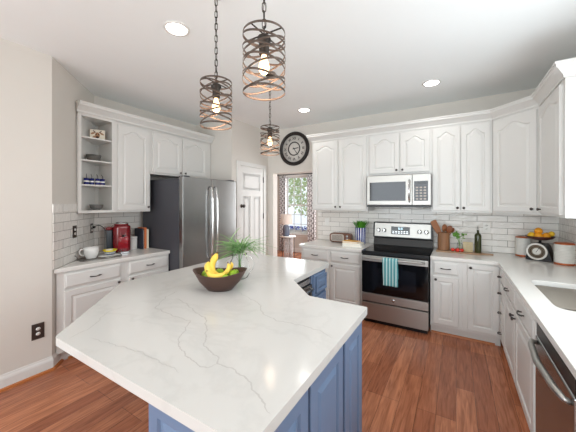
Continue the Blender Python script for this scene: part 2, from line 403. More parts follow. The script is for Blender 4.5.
# adjoining living room
WX0, WX1, WZ0, WZ1 = -4.66, -3.9, .57, 2.36
w = MB(); w.box(-7.4, 7.6, 0, WX0, 7.72, ZC); w.box(WX1, 7.6, 0, -.9, 7.72, ZC); w.box(WX0, 7.6, 0, WX1, 7.72, WZ0); w.box(WX0, 7.6, WZ1, WX1, 7.72, ZC)
struct('wall_living_far', w, 'wall')
struct('wall_living_left', MB().box(-7.4, YW+.14, 0, -7.28, 7.6, ZC), 'wall')
w = MB(); w.box(-1.02, YW+.14, 0, -.9, 5.1, ZC); w.box(-1.02, 6.9, 0, -.9, 7.6, ZC); w.box(-1.02, 5.1, 0, -.9, 6.9, .6); w.box(-1.02, 5.1, 2.4, -.9, 6.9, ZC)
struct('wall_living_right', w, 'wall')
struct('wall_living_near', MB().box(-7.4, YW, 0, XP-T, YW+.14, ZC), 'wall')

def window(name, axis, a0, a1, z0, z1, pos, cols, rows, sash=True):
    """axis 'x': lies in a plane Y=pos, spans X; axis 'y': plane X=pos, spans Y"""
    fr = MB(); mu = MB()
    def bx(mb, p0, p1, q0, q1, dpt):
        if axis == 'x': mb.box(p0, pos-dpt, q0, p1, pos+dpt, q1)
        else: mb.box(pos-dpt, p0, q0, pos+dpt, p1, q1)
    e = .035
    bx(fr, a0, a0+e, z0, z1, .03); bx(fr, a1-e, a1, z0, z1, .03); bx(fr, a0, a1, z0, z0+e, .03); bx(fr, a0, a1, z1-e, z1, .03)
    zm = (z0+z1)/2
    if sash: bx(fr, a0, a1, zm-.022, zm+.022, .025)
    f = struct(name, fr, 'trim')
    for i in range(1, cols): x = a0+(a1-a0)*i/cols; bx(mu, x-.009, x+.009, z0, z1, .012)
    for i in range(1, rows):
        z = z0+(z1-z0)*i/rows
        if abs(z-zm) > .05: bx(mu, a0, a1, z-.009, z+.009, .012)
    o = mu.build('muntins', 'trim', f)
    g = MB(); bx(g, a0+.02, a1-.02, z0+.02, z1-.02, .003); g.build('pane', 'thinglass', f)
    return f
window('window_1', 'x', WX0, WX1, WZ0, WZ1, 7.66, 3, 6)
window('window_2', 'y', .8, 2.7, 1.08, 2.42, XR+.06, 2, 1, False)
window('window_3', 'x', -2.95, .75, .5, 2.68, -3.56, 4, 2)
window('window_4', 'y', -2.5, -.7, .6, 2.4, XA-.06, 2, 4)
window('window_5', 'y', 5.1, 6.9, .6, 2.4, -.96, 2, 4)
w = MB(); w.box(WX0-.07, 7.575, WZ0-.09, WX1+.07, 7.6, WZ0-.03); w.box(WX0-.09, 7.54, WZ0-.03, WX1+.09, 7.6, WZ0)
w.box(WX0-.07, 7.58, WZ0, WX0, 7.6, WZ1+.07); w.box(WX1, 7.58, WZ0, WX1+.07, 7.6, WZ1+.07); w.box(WX0, 7.58, WZ1, WX1, 7.6, WZ1+.07)
struct('trim_1', w, 'trim', .003)

# tiled splashbacks
def strip(p0, p1, z0, z1, th=.008):
    d = (Vector(p1)-Vector(p0)).normalized(); n = Vector((d.y, -d.x))*th
    return MB().poly([p0, p1, (p1[0]+n.x, p1[1]+n.y), (p0[0]+n.x, p0[1]+n.y)], z0, z1)
jd = JD.normalized()
struct('trim_2', strip((-2.03, YW), (XR, YW), .921, 1.52), tile_mat('subway_tile_range_wall', 1, 0, .08+3.12))
w = MB().box(XR-.008, 2.86, .921, XR, YW-.008, 1.44); w.box(XR-.008, .3, .921, XR, 2.86, 1.07)
struct('trim_3', w, tile_mat('subway_tile_right_wall', 0, 1, 3.12))
struct('trim_4', strip(tuple(J0+jd*.01), tuple(J1), .921, 1.455), tile_mat('subway_tile_corner_wall', jd.x, jd.y, 6.24, .087))
struct('trim_5', strip((XL, J1.y), (XL, 2.33), .921, 1.43), tile_mat('subway_tile_coffee_wall', 0, 1, 3.2, .087))
w = strip(tuple(J0+jd*.002), tuple(J1), 1.456, 1.535, .0095)
struct('trim_6', w, tile_mat('border_tile_corner_wall', jd.x, jd.y, 6.4, .16), .002)
# baseboards and stained shoe
BP = [(0, 0), (.014, 0), (.014, .085), (.011, .1), (.006, .112), (.004, .125), (0, .125)]
SP = [(.0145, 0), (.032, 0), (.03, .012), (.024, .018), (.0145, .02)]
pa = [(XA, -3.45), tuple(J0), tuple(J0+jd*.155)]
struct('baseboard_left', MB().sweep(pa, BP), 'trim'); struct('trim_7', MB().sweep(pa, SP), 'shoe')
struct('baseboard_living', MB().sweep([(-7.2, 7.6), (-1.05, 7.6)], BP), 'trim')
struct('trim_8', MB().sweep([(-.258, 3.749), (.36, 3.749)], [(.0, 0), (.02, 0), (.017, .012), (.01, .018), (0, .02)]), 'shoe')
struct('trim_9', MB().sweep([(-3.299, 1.23), (-3.299, 2.32)], [(.0, 0), (.02, 0), (.017, .012), (.01, .018), (0, .02)]), 'shoe')
# pantry door with casing
D0, D1, DZ = 3.553, 4.212, 2.172
w = MB(); w.box(XP, D0-.085, 0, XP+.018, D0-.003, DZ+.07); w.box(XP, D1+.003, 0, XP+.018, D1+.07, DZ+.07); w.box(XP, D0-.003, DZ+.003, XP+.018, D1+.003, DZ+.07)
struct('trim_10', w, 'trim', .004)
d = MB(); d.box(XP-.04, D0, .008, XP-.012, D1, DZ)
def vdoor(mb, a0, a1, z0, z1, m=0):   # raised field on the door face looking along +X
    st = len(mb.v); mb.front(a0, a1, z0, z1, [(0, 0, 0), (0, -.001, 0), (.018, .006, 0), (.03, .006, 0), (.05, -.001, 0)], 0, m, 2)
    mb.xf(Matrix.Translation((XP-.012, 0, 0)) @ Matrix.Rotation(PI/2, 4, 'Z'), st)
st = MB()
x0, x1 = XP-.012, XP-.002
for a, b, c, e in ((D0, D0+.09, .008, DZ), (D1-.09, D1, .008, DZ), (D0+.09, D1-.09, DZ-.11, DZ), (D0+.09, D1-.09, 1.66, 1.76), (D0+.09, D1-.09, .008, .24), ((D0+D1)/2-.045, (D0+D1)/2+.045, .24, 1.66)):
    d.box(x0, a, c, x1, b, e)
door = struct('door_1', d, 'trim')
p = MB(); y0, y1 = D0+.09, D1-.09; ym = (y0+y1)/2
for a, b, c, e in ((y0, y1, 1.76, DZ-.11), (y0, ym-.045, .24, 1.66), (ym+.045, y1, .24, 1.66)): vdoor(p, a+.004, b-.004, c+.004, e-.004)
p.build('raised_panels', 'trim', door)
k = MB().lathe([(0, 0), (.03, 0), (.03, .006), (.012, .01), (.012, .03), (.026, .042), (.03, .055), (.024, .068), (0, .072)], 20)
k.xf(Matrix.Translation((XP-.002, D0+.045, .97+.52)) @ Matrix.Rotation(PI/2, 4, 'Y')).build('door_knob', 'knob', door)
for z in (1.92, 1.25, .3): MB().tube([(XP+.004, D1+.001, z), (XP+.004, D1+.001, z+.1)], .008).build('hinge', 'knob', door)

# ------------------------------------------------------------------ cabinets (local frame: x along the front, y into the wall, front at y=0)
def knob(parent, x, z, y=-.02):
    mb = MB().lathe([(0, 0), (.006, 0), (.006, .012), (.013, .017), (.015, .023), (.011, .029), (0, .031)], 14)
    mb.xf(Matrix.Translation((x, y, z)) @ Matrix.Rotation(PI/2, 4, 'X')); return mb.build('knob', 'knob', parent)
def pull(parent, x, z, y=-.02, w=.096, name='pull'):
    mb = MB(); h = w/2
    for s in (-1, 1): mb.tube([(x+s*h*.82, y, z), (x+s*h*.82, y-.02, z)], .005, 8)
    mb.tube([(x-h*1.15, y-.014, z+.002), (x-h*.82, y-.022, z), (x-h*.4, y-.028, z-.002), (x, y-.03, z-.003), (x+h*.4, y-.028, z-.002), (x+h*.82, y-.022, z), (x+h*1.15, y-.014, z+.002)], [.004, .006, .005, .0045, .005, .006, .004], 8)
    return mb.build(name, 'knob', parent)
def cabinet(name, label, group, loc, rz, w, dep, z0, z1, fronts, m='cab', toe=0, poly=None, cat='cabinet'):
    t = thing(name, label, cat, loc, rz, group)
    b = MB(); P = poly or [(0, 0), (w, 0), (w, dep), (0, dep)]
    b.poly(P, z0, z1)
    b.build('body', m, t, .0015)
    if toe:
        q = MB().poly([(x if 1e-3 < x < w-1e-3 or poly else x, max(y, .05)) for x, y in P], 0, z0-.0005); q.build('toe_kick', m, t)
    for f in fronts:
        kd, x0, x1, a, c = f[:5]; o = f[5] if len(f) > 5 else {}
        if kd == 'door':
            mb = MB().door(x0, x1, a, c, o.get('arch', 0), o.get('ins', .055)); d = mb.build('door', m, t)
            if 'k' in o: knob(d, *o['k'])
        elif kd == 'panel': MB().door(x0, x1, a, c, 0, o.get('ins', .05)).build('side_panel', m, t)
        else:
            d = MB().drawer(x0, x1, a, c).build('drawer', m, t)
            pull(d, (x0+x1)/2, (a+c)/2, w=o.get('w', .096))
    return t
BT = .88; DRT, DRB, DT, DB = .86, .715, .69, .135
# left run (faces +X)
PFX = -3.25
jx = lambda X: J0.y-(X-XA)*.6645/.715   # y on the corner wall for a given x
lp = lambda X: jx(X)+.012-1.13
cabinet('base_cabinet', 'white base cabinet with one drawer and door beside the corner wall, under the white mug', 'white base cabinets left of fridge', (PFX, 1.13, 0), PI/2, .62, .67, .1, BT,
        [('drawer', .05, .575, DRB, DRT), ('door', .05, .575, DB, DT, {'k': (.545, .665)})], toe=1,
        poly=[(lp(PFX), 0), (.62, 0), (.62, .67), (lp(PFX-.67), .67)])
cabinet('base_cabinet', 'white base cabinet with one drawer against the dark side of the fridge', 'white base cabinets left of fridge', (PFX, 1.7505, 0), PI/2, .575, .67, .1, BT,
        [('drawer', .05, .555, DRB, DRT), ('door', .05, .555, DB, DT, {'k': (.08, .665)})], toe=1)
UB, UT = 1.43, 2.50; UL = 2.545
lq = lambda X: jx(X)+.012-1.415
t = thing('open_shelf_unit', 'white open corner shelf unit holding bowls at the left end of the wall cabinets', 'shelf', (-3.56, 1.415, 0), PI/2)
A = [(lq(-3.56), 0), (.392, 0), (.392, .36), (lq(-3.92), .36)]
b = MB(); b.poly([(lq(-3.56), 0), (lq(-3.92), .36), (lq(-3.92)+.006, .354), (lq(-3.56)+.008, 0)], UB, UL)
b.box(.377, 0, UB, .392, .36, UL); b.box(lq(-3.91), .354, UB, .376, .36, UL); b.poly(A, UL-.02, UL); b.poly(A, UB, UB+.018)
b.build('body', 'cab', t)
f = MB(); f.box(0, -.018, UB, .032, 0, UL); f.box(.352, -.018, UB, .392, 0, UL); f.box(.032, -.018, 2.515, .352, 0, UL); f.box(.032, -.018, UB, .352, 0, UB+.03); f.build('face_frame', 'cab', t, .002)
for z in (2.295, 2.035, 1.755): MB().poly([(lq(-3.57)+.012, .006), (.12, -.004), (.25, -.004), (.375, .004), (.375, .353), (lq(-3.913)+.013, .353)], z-.016, z).build('shelf', 'cab', t, .002)
cabinet('wall_cabinet', 'tall white wall cabinet with one arched door between the open shelves and fridge cabinet', 'white wall cabinets on left wall', (-3.56, 1.8075, 0), PI/2, .457, .36, UB, UL,
        [('door', .03, .435, UB+.025, 2.515, {'arch': .055, 'k': (.41, UB+.06)})])
cabinet('wall_cabinet', 'short white wall cabinet with two arched doors above the fridge', 'white wall cabinets on left wall', (-3.56, 2.265, 0), PI/2, 1.085, .36, 1.94, UL,
        [('door', .03, .49, 1.965, 2.515, {'arch': .05, 'k': (.46, 1.99)}), ('door', .52, .985, 1.965, 2.515, {'arch': .05, 'k': (.55, 1.99)})])
CP = [(0, 2.5), (.012, 2.5), (.014, 2.52), (.024, 2.532), (.05, 2.56), (.066, 2.572), (.068, 2.592), (.075, 2.596), (.075, 2.61), (0, 2.61)]
tag(MB().sweep([(-3.542, 1.40), (-3.542, 3.355)], [(o_, z_+.045) for o_, z_ in CP]).build('crown_moulding', 'cab'), 'white crown moulding along the cabinets over the fridge', 'moulding')
tag(MB().box(-3.93+.002, 1.8, 2.5455, -3.56, 3.355, 2.56).build('cabinet_top_board', 'cab'), kind='structure')
# range wall left of the range
YB = 3.70
cabinet('base_cabinet', 'white double base cabinet with two drawers left of the range, under the radio', 'white base cabinets on range wall', (-2.0, YB, 0), 0, .935, .655, .1, BT,
        [('drawer', .03, .44, DRB, DRT), ('drawer', .475, .90, DRB, DRT), ('door', .03, .44, DB, DT, {'k': (.41, .66)}), ('door', .475, .90, DB, DT, {'k': (.505, .66)})], toe=1)
cabinet('base_cabinet', 'narrow white base cabinet with drawer directly right of the range', 'white base cabinets on range wall', (-.262, YB, 0), 0, .32, .655, .1, BT,
        [('drawer', .03, .285, DRB, DRT), ('door', .03, .285, DB, DT, {'k': (.058, .655)})], toe=1)
cabinet('base_cabinet', 'white corner base cabinet with one full-height door and no drawer', 'white base cabinets on range wall', (.0585, YB, 0), 0, .35, .655, .1, BT,
        [('door', .05, .33, DB, .865, {'k': (.078, .83), 'ins': .05})], toe=1)
# right run (faces -X): local x runs toward the camera
XF = .41
def ry(y): return 3.698-y
L0 = (XF, 3.698, 0)
cabinet('drawer_stack', 'narrow white cabinet of four stacked drawers in the inside corner of the right run', 'white base cabinets on right run', L0, -PI/2, .30, .6, .1, BT,
        [('drawer', .06, .285, .73, .86, {'w': .05}), ('drawer', .06, .285, .545, .71, {'w': .05}), ('drawer', .06, .285, .335, .525, {'w': .05}), ('drawer', .06, .285, .13, .315, {'w': .05})], toe=1)
cabinet('sink_cabinet', 'wide white sink cabinet with two drawer fronts and two doors beside the dishwasher', 'white base cabinets on right run', (XF, 3.397, 0), -PI/2, 1.307, .6, .1, .69,
        [('drawer', .03, .615, DRB, DRT), ('drawer', .635, 1.24, DRB, DRT), ('door', .03, .615, DB, .7, {'k': (.585, .655)}), ('door', .635, 1.24, DB, .7, {'k': (.665, .655)})], toe=1)
sk = [o for o in bpy.data.objects if o.name.startswith('sink_cabinet')][0]
MB().box(0, 0, .6905, 1.307, .035, BT).build('face_rail', 'cab', sk)
cabinet('base_cabinet', 'white base cabinet on the right run on the near side of the dishwasher', 'white base cabinets on right run', (XF, 1.465, 0), -PI/2, 1.165, .6, .1, BT,
        [('drawer', .02, .58, DRB, DRT), ('drawer', .62, 1.15, DRB, DRT), ('door', .02, .58, DB, DT, {'k': (.55, .655)}), ('door', .62, 1.15, DB, DT, {'k': (.65, .655)})], toe=1)
# range wall uppers
YU = 3.97; RG = 'white wall cabinets around the microwave'
AR = {'arch': .055}
cabinet('wall_cabinet', 'white wall cabinet with two arched doors beside the clock, left of the microwave', RG, (-1.95, YU, 0), 0, .875, .385, UB, UT,
        [('door', .022, .43, UB+.022, 2.475, dict(AR, k=(.40, UB+.055))), ('door', .445, .86, UB+.022, 2.475, dict(AR, k=(.475, UB+.055)))])
cabinet('wall_cabinet', 'short white wall cabinet with two arched doors above the microwave', RG, (-1.0745, YU, 0), 0, .8, .385, 1.925, UT,
        [('door', .03, .42, 1.95, 2.475, dict(AR, k=(.39, 1.985))), ('door', .435, .785, 1.95, 2.475, dict(AR, k=(.465, 1.985)))])
cabinet('wall_cabinet', 'white wall cabinet with two arched doors right of the microwave', RG, (-.274, YU, 0), 0, .632, .385, UB, UT,
        [('door', .02, .315, UB+.022, 2.475, dict(AR, k=(.288, UB+.055), ins=.05)), ('door', .325, .61, UB+.022, 2.475, dict(AR, k=(.352, UB+.055), ins=.05))])
s2 = math.sqrt(.5)
t = thing('corner_wall_cabinet', 'white diagonal corner wall cabinet with one wide arched door', 'cabinet', (.36, YU, 0), -PI/4, RG)
dl = math.hypot(.345, .345)
b = MB().poly([(.36, YU), (.705, YU-.345), (XR-.009, YU-.345), (XR-.009, YW-.009), (.36, YW-.009)], UB, UT)
b.xf(Matrix.Rotation(PI/4, 4, 'Z') @ Matrix.Translation((-.36, -YU, 0))); b.build('body', 'cab', t, .0015)
d = MB().door(.02, dl-.02, UB+.022, 2.475, .06).build('door', 'cab', t); knob(d, dl-.05, UB+.055)
t = cabinet('wall_cabinet', 'white wall cabinet on the right wall showing its bright side panel to the camera', RG, (.71, 3.6245, 0), -PI/2, .724, .30, UB, UT,
        [('door', .03, .66, UB+.022, 2.475, dict(AR, k=(.1, UB+.055)))])
tag(MB().sweep([(-1.95, YW-.002), (-1.95, YU), (.36, YU), (.71, YU-.35), (.71, 2.9), (XR-.005, 2.9)], CP).build('crown_moulding', 'cab'), 'white crown moulding above the range wall cabinets and around the corner', 'moulding')

# ------------------------------------------------------------------ counters
def rrect(x0, y0, x1, y1, r, n=6):
    p = []
    for cx, cy, a in ((x1-r, y1-r, 0), (x0+r, y1-r, PI/2), (x0+r, y0+r, PI), (x1-r, y0+r, 1.5*PI)):
        for i in range(n+1): p.append((cx+r*math.cos(a+i*PI/2/n), cy+r*math.sin(a+i*PI/2/n)))
    return p
def soften(pts, r, n=5):
    out = []
    k = len(pts)
    for i in range(k):
        P, A_, B_ = Vector(pts[i]), Vector(pts[i-1]), Vector(pts[(i+1) % k])
        a = P+(A_-P).normalized()*r; b = P+(B_-P).normalized()*r
        for j in range(n+1):
            t_ = j/n; q = a*(1-t_)**2+P*2*t_*(1-t_)+b*t_*t_; out.append((q.x, q.y))
    return out
c0, c1 = BT+.0005, .92
tag(MB().poly([(-3.22, 2.328), (-3.22, jx(-3.22)+.012), (XL+.009, J1.y+.012), (XL+.009, 2.328)], c0, c1).build('countertop', 'quartz_brightened', bevel=.004),
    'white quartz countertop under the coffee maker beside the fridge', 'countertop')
tag(MB().box(-2.03, 3.675, c0, -1.066, YW-.009, c1).build('countertop', 'quartz_brightened', bevel=.004), 'white quartz countertop with radio and books left of the range', 'countertop')
SX0, SX1, SY0, SY1 = .515, .93, 2.24, 2.97
hole = rrect(SX0, SY0, SX1, SY1, .07)
tag(MB().poly([(-.262, 3.675), (.385, 3.675), (.385, .3), (XR-.009, .3), (XR-.009, YW-.009), (-.262, YW-.009)], c0, c1, 0, [hole]).build('countertop', 'quartz_brightened', bevel=.004),
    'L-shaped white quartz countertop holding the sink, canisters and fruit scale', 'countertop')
# sink: undermount, two bowls
t = thing('kitchen_sink', 'stainless steel double bowl sink set in the right countertop', 'sink', (.7225, 2.605, c0-.001))
b = MB(); xs, ys = .7225, 2.605
def bowl(mb, x0, y0, x1, y1, dz):
    Ls = [(0, 0), (.002, -.01), (.012, -dz+.03), (.03, -dz+.006), (.06, -dz)]
    n = None; vs = []
    for ins, z in Ls:
        q = rrect(x0+ins, y0+ins, x1-ins, y1-ins, max(.015, .06-ins*.5)); n = len(q); vs += [(x-xs, y-ys, z) for x, y in q]
    fs = []
    for k_ in range(len(Ls)-1):
        for i in range(n): j = (i+1) % n; fs.append((k_*n+j, k_*n+i, (k_+1)*n+i, (k_+1)*n+j))
    fs.append(tuple((len(Ls)-1)*n+i for i in range(n)))
    mb.add(vs, fs, 0, True)
B1 = (SX0-.002, 2.405, SX1+.002, SY1+.002); B2 = (SX0-.002, SY0-.002, SX1+.002, 2.385)
bowl(b, *B1, .18); b.build('large_bowl', 'sink', t)
b = MB(); bowl(b, *B2, .12); b.build('small_bowl', 'sink', t)
q = MB().poly([(x-xs, y-ys) for x, y in rrect(SX0-.025, SY0-.025, SX1+.025, SY1+.02, .07)], -.003, -.0005, 0,
   [[(x-xs, y-ys) for x, y in rrect(*B1, .06)], [(x-xs, y-ys) for x, y in rrect(*B2, .06)]]); q.build('rim', 'sink', t)
MB().lathe([(0, .001), (.02, .001), (.038, .003), (.042, 0)], 24, (0, .08, -.18)).build('drain', 'chrome', t)

# ------------------------------------------------------------------ island
ICX, ICY = -1.35, 1.65
iso = [(-.455, .555), (-.455, 1.68), (-.85, 1.68), (-1.135, 1.96), (-1.135, 2.715), (-2.255, 2.715), (-2.255, 1.195), (-1.61, .55)]
top = MB().poly(soften(iso, .014), c0, c1)
def vein(pts, wd, m, up):
    P = []
    for i in range(len(pts)-1):
        a, b = Vector(pts[i]), Vector(pts[i+1]); n = max(3, int((b-a).length/.008))
        for j in range(n): P.append(a+(b-a)*j/n)
    P.append(Vector(pts[-1]))
    Q = [];
    for i, p in enumerate(P):
        d = (P[min(i+1, len(P)-1)]-P[max(i-1, 0)]).normalized(); n = Vector((-d.y, d.x))
        p = p+n*.007*smooth_noise(i*.3, pts[0][0]*9)+n*random.uniform(-.0008, .0008)
        Q.append((p, n, wd*(.6+.5*abs(smooth_noise(i*.3, 3)))*min(1, .3+i/8, .3+(len(P)-1-i)/8)))
    vs = []; fs = []
    for p, n, k_ in Q: vs += [(p.x+n.x*k_, p.y+n.y*k_, c1+up), (p.x-n.x*k_, p.y-n.y*k_, c1+up)]
    for i in range(len(Q)-1): fs.append((2*i, 2*i+1, 2*i+3, 2*i+2))
    top.add(vs, fs, m)
vein([(-1.695, 1.285), (-1.659, 1.17), (-1.541, 1.012), (-1.372, 0.994), (-1.21, 0.994), (-1.156, 0.924), (-1.084, 0.821), (-0.998, 0.777), (-0.873, 0.744), (-0.806, 0.746), (-0.799, 0.787)], 0.0034, 1, 0.0002)
vein([(-1.58, 1.186), (-1.441, 1.153), (-1.238, 1.075), (-1.176, 1.069), (-1.055, 0.967), (-0.941, 0.85), (-0.837, 0.824), (-0.798, 0.79), (-0.727, 0.79), (-0.65, 0.778), (-0.542, 0.719), (-0.475, 0.684)], 0.0038, 1, 0.00032)
vein([(-1.303, 1.486), (-1.049, 1.39), (-0.943, 1.276), (-0.824, 1.239), (-0.688, 1.255), (-0.584, 1.252), (-0.49, 1.214)], 0.0034, 1, 0.00044)
vein([(-1.531, 0.572), (-1.58, 0.695), (-1.713, 0.826), (-1.72, 0.95)], 0.003, 2, 0.00056)
vein([(-1.844, 1.172), (-1.794, 1.254), (-1.783, 1.373), (-1.694, 1.487)], 0.0028, 2, 0.00068)
vein([(-1.457, 0.629), (-1.14, 0.68), (-0.878, 0.676)], 0.0022, 2, 0.0008)
cnt = top.build('island_countertop', ['quartz', 'vein', 'vein2'], bevel=0)
tag(cnt, 'white quartz island countertop with grey veins and a cut-in notch', 'countertop')
t = thing('kitchen_island', 'blue painted kitchen island base with raised panel sides', 'island', (ICX, ICY, 0))
ib = [(-.49, .60), (-.49, 1.642), (-.872, 1.642), (-1.165, 1.93), (-1.165, 1.985), (-1.6, 1.985), (-1.6, 2.345), (-1.165, 2.345), (-1.165, 2.68), (-1.9, 2.68), (-1.9, 1.547), (-.953, .60)]
MB().poly([(x-ICX, y-ICY) for x, y in ib], .1, BT).build('body', 'blue', t, .0015)
tb = [(-.55, .66), (-.55, 1.58), (-.9, 1.58), (-1.22, 1.89), (-1.66, 1.93), (-1.66, 2.39), (-1.22, 2.39), (-1.22, 2.62), (-1.84, 2.62), (-1.84, 1.57), (-.98, .66)]
MB().poly([(x-ICX, y-ICY) for x, y in tb], 0, .0995).build('toe_kick', 'bluetoe', t)
def facex(mb, X, Y0, sgn=1):
    return mb.xf(Matrix.Translation((X-ICX, Y0-ICY, 0)) @ Matrix.Rotation(PI/2, 4, 'Z'))
for a, b_ in ((.03, .325), (.345, .695), (.725, 1.012)): facex(MB().door(a, b_, .125, .865, 0, .06), -.49, .60).build('side_panel', 'blue', t)
mb = MB().door(.03, .433, .125, .865, 0, .05); mb.xf(Matrix.Translation((-.953-ICX, .60-ICY, 0))); mb.build('end_panel', 'blue', t)
d = facex(MB().drawer(.03, .305, .66, .86), -1.165, 2.345).build('drawer', 'blue', t)
d = facex(MB().door(.05, .285, .685, .84, 0, .02), -1.165+.018, 2.345); 
d.build('drawer_panel', 'blue', t)
facex(MB().door(.03, .305, .125, .645, 0, .05), -1.165, 2.345).build('door', 'blue', t)
mb = MB(); 
for z in (.2, .8): mb.box(-1.163-ICX, 2.322-ICY, z, -1.159-ICX, 2.334-ICY, z+.03)
# appliance in the notch
t = thing('undercounter_cooler', 'small stainless undercounter cooler tucked in the island notch beside blue drawers', 'appliance', (-1.38, 2.165, .1))
MB().box(-.2, -.172, .001, .2, .172, .775).build('body', 'black', t)
d = MB().box(.2005, -.168, .09, .232, .168, .69).build('door', 'steel', t, .003)
MB().box(.2325, -.13, .16, .236, .13, .62).build('glass', 'mwglass', d)
MB().tube([(.233, -.14, .655), (.262, -.14, .655), (.262, .14, .655), (.233, .14, .655)], .008).build('handle', 'chrome', d)
MB().box(.2005, -.168, .7, .215, .168, .74).build('vent_grille', 'silver', t)

# ------------------------------------------------------------------ fridge
t = thing('refrigerator', 'stainless French door refrigerator with dark grey side', 'refrigerator', (-3.055, 2.338, 0), PI/2)
W = 1.012
MB().box(0, .005, .03, W, .8, 1.865).build('body', 'darkside', t, .006)
for nm, a, b_, hx in (('door', .0, .497, .455), ('door', .503, W, .548)):
    d = MB().box(a, -.072, .64, b_, 0, 1.885).build(nm, 'steel', t, .008, 3)
    h = MB(); h.tube([(hx, -.072, .76), (hx, -.105, .775), (hx, -.122, .85), (hx, -.135, 1.2), (hx, -.128, 1.6), (hx, -.108, 1.755), (hx, -.072, 1.775)], [.011, .012, .014, .015, .014, .012, .011], 12)
    h.build('handle', 'chrome', d)
d = MB().box(0, -.072, .09, W, 0, .625).build('freezer_drawer', 'steel', t, .008, 3)
MB().tube([(.12, -.072, .56), (.12, -.12, .56), (W-.12, -.12, .56), (W-.12, -.072, .56)], .013, 12).build('handle', 'chrome', d)
for x in (.04, W-.12): MB().box(x, -.06, 1.8855, x+.08, .06, 1.9).build('hinge_cover', 'darkside', t, .004)
for x in (.06, W-.1):
    for y in (.06, .7): MB().lathe([(.02, 0), (.02, .0295)], 12, (x+.02, y, 0)).build('foot', 'black', t)

# ------------------------------------------------------------------ range
RX0, RX1 = -1.058, -.27; RW = RX1-RX0
t = thing('kitchen_range', 'stainless electric range with black glass oven door', 'range', (RX0, 3.60, 0))
MB().box(.004, .045, .04, RW-.004, .735, .905).build('body', 'black', t, .003)
k = MB().box(0, .012, .905, RW, .70, .928, 0)
for x, y, r in ((.2, .2, .095), (.57, .2, .075), (.2, .5, .075), (.57, .5, .1), (.385, .36, .05)):
    for rr in (r, r*.62):
        n = 40; vs = []; fs = []
        for i in range(n):
            a = 2*PI*i/n; vs += [(x+rr*math.cos(a), y+rr*math.sin(a), .9284), (x+(rr-.003)*math.cos(a), y+(rr-.003)*math.sin(a), .9284)]
        for i in range(n): j = (i+1) % n; fs.append((2*i, 2*j, 2*j+1, 2*i+1))
        k.add(vs, fs, 1)
k.build('cooktop', ['blackglass', 'display'], t)
MB().box(0, .0, .886, RW, .0115, .928).build('cooktop_trim', 'black', t, .003)
d = MB().box(.006, .0, .395, RW-.006, .044, .882).build('oven_door', 'blackglass', t, .003)
MB().box(.006, -.012, .80, RW-.006, -.0005, .872).build('door_rail', 'steelh', d, .004)
MB().box(.14, -.002, .47, RW-.14, -.0004, .72).build('window', 'ovenwin', d, .001)
h = MB()
h.tube([(.05, -.012, .842), (.05, -.045, .845), (.12, -.055, .846), (RW/2, -.058, .846), (RW-.12, -.055, .846), (RW-.05, -.045, .845), (RW-.05, -.012, .842)], .0125, 12)
h.build('handle', 'steelh', d)
MB().box(.006, .0, .285, RW-.006, .044, .385).build('lower_trim', 'steelh', t, .003)
bd = MB().lathe([(0, 0), (.021, 0), (.021, .002), (0, .003)], 28); bd.xf(Matrix.Translation((RW/2, 0, .337)) @ Matrix.Rotation(PI/2, 4, 'X')); bd.build('badge', 'silver', t)
d = MB().box(.006, .0, .055, RW-.006, .044, .268).build('storage_drawer', 'steelh', t, .003)
MB().box(.02, .05, 0, RW-.02, .65, .039).build('toe_kick', 'black', t)
g = MB(); g.add([(.0, .62, .9285), (RW, .62, .9285), (RW, .645, 1.03), (0, .645, 1.03), (0, .735, .9285), (RW, .735, .9285), (RW, .735, 1.262), (0, .735, 1.262), (RW, .60, 1.045), (0, .60, 1.045), (RW, .625, 1.262), (0, .625, 1.262)],
    [(0, 1, 2, 3), (3, 2, 8, 9), (9, 8, 10, 11), (11, 10, 6, 7), (4, 7, 6, 5), (0, 4, 5, 1), (1, 5, 6, 10, 8, 2), (0, 3, 9, 11, 7, 4)])
g.build('backguard', 'black', t, .004)
def tilt(mb):   # onto the backguard face
    return mb.xf(Matrix.Translation((0, .6, 1.045)) @ Matrix.Rotation(-math.atan2(.025, .217), 4, 'X'))
cp = tilt(MB().box(.022, -.006, .012, RW-.022, -.0005, .205)).build('control_panel', 'steelh', t, .002)
tilt(MB().box(.255, -.009, .05, .505, -.0065, .16)).build('display', 'display', cp)
q = MB()
for i in range(6):
    for j in range(2): q.box(.275+i*.037, -.0105, .065+j*.022, .297+i*.037, -.0095, .075+j*.022)
tilt(q).build('buttons', 'silver', cp)
q = MB()   # clock digits 12:00 style segments
for i, xx in enumerate((.352, .366, .386, .4)):
    q.box(xx, -.0105, .12, xx+.008, -.0095, .123); q.box(xx, -.0105, .142, xx+.008, -.0095, .145); q.box(xx+.006, -.0105, .12, xx+.008, -.0095, .145); q.box(xx, -.0105, .12, xx+.002, -.0095, .145)
tilt(q).build('digits', 'digit', cp)
for x in (.08, .16, RW-.16, RW-.075):
    kk = MB().lathe([(0, 0), (.03, 0), (.03, .004), (.023, .006), (.021, .026), (.015, .03), (0, .03)], 20)
    kk.box(-.003, -.02, .03, .003, .02, .034)
    kk.xf(Matrix.Translation((x, -.0065, .1)) @ Matrix.Rotation(PI/2, 4, 'X')); tilt(kk).build('control_knob', 'chrome', cp)
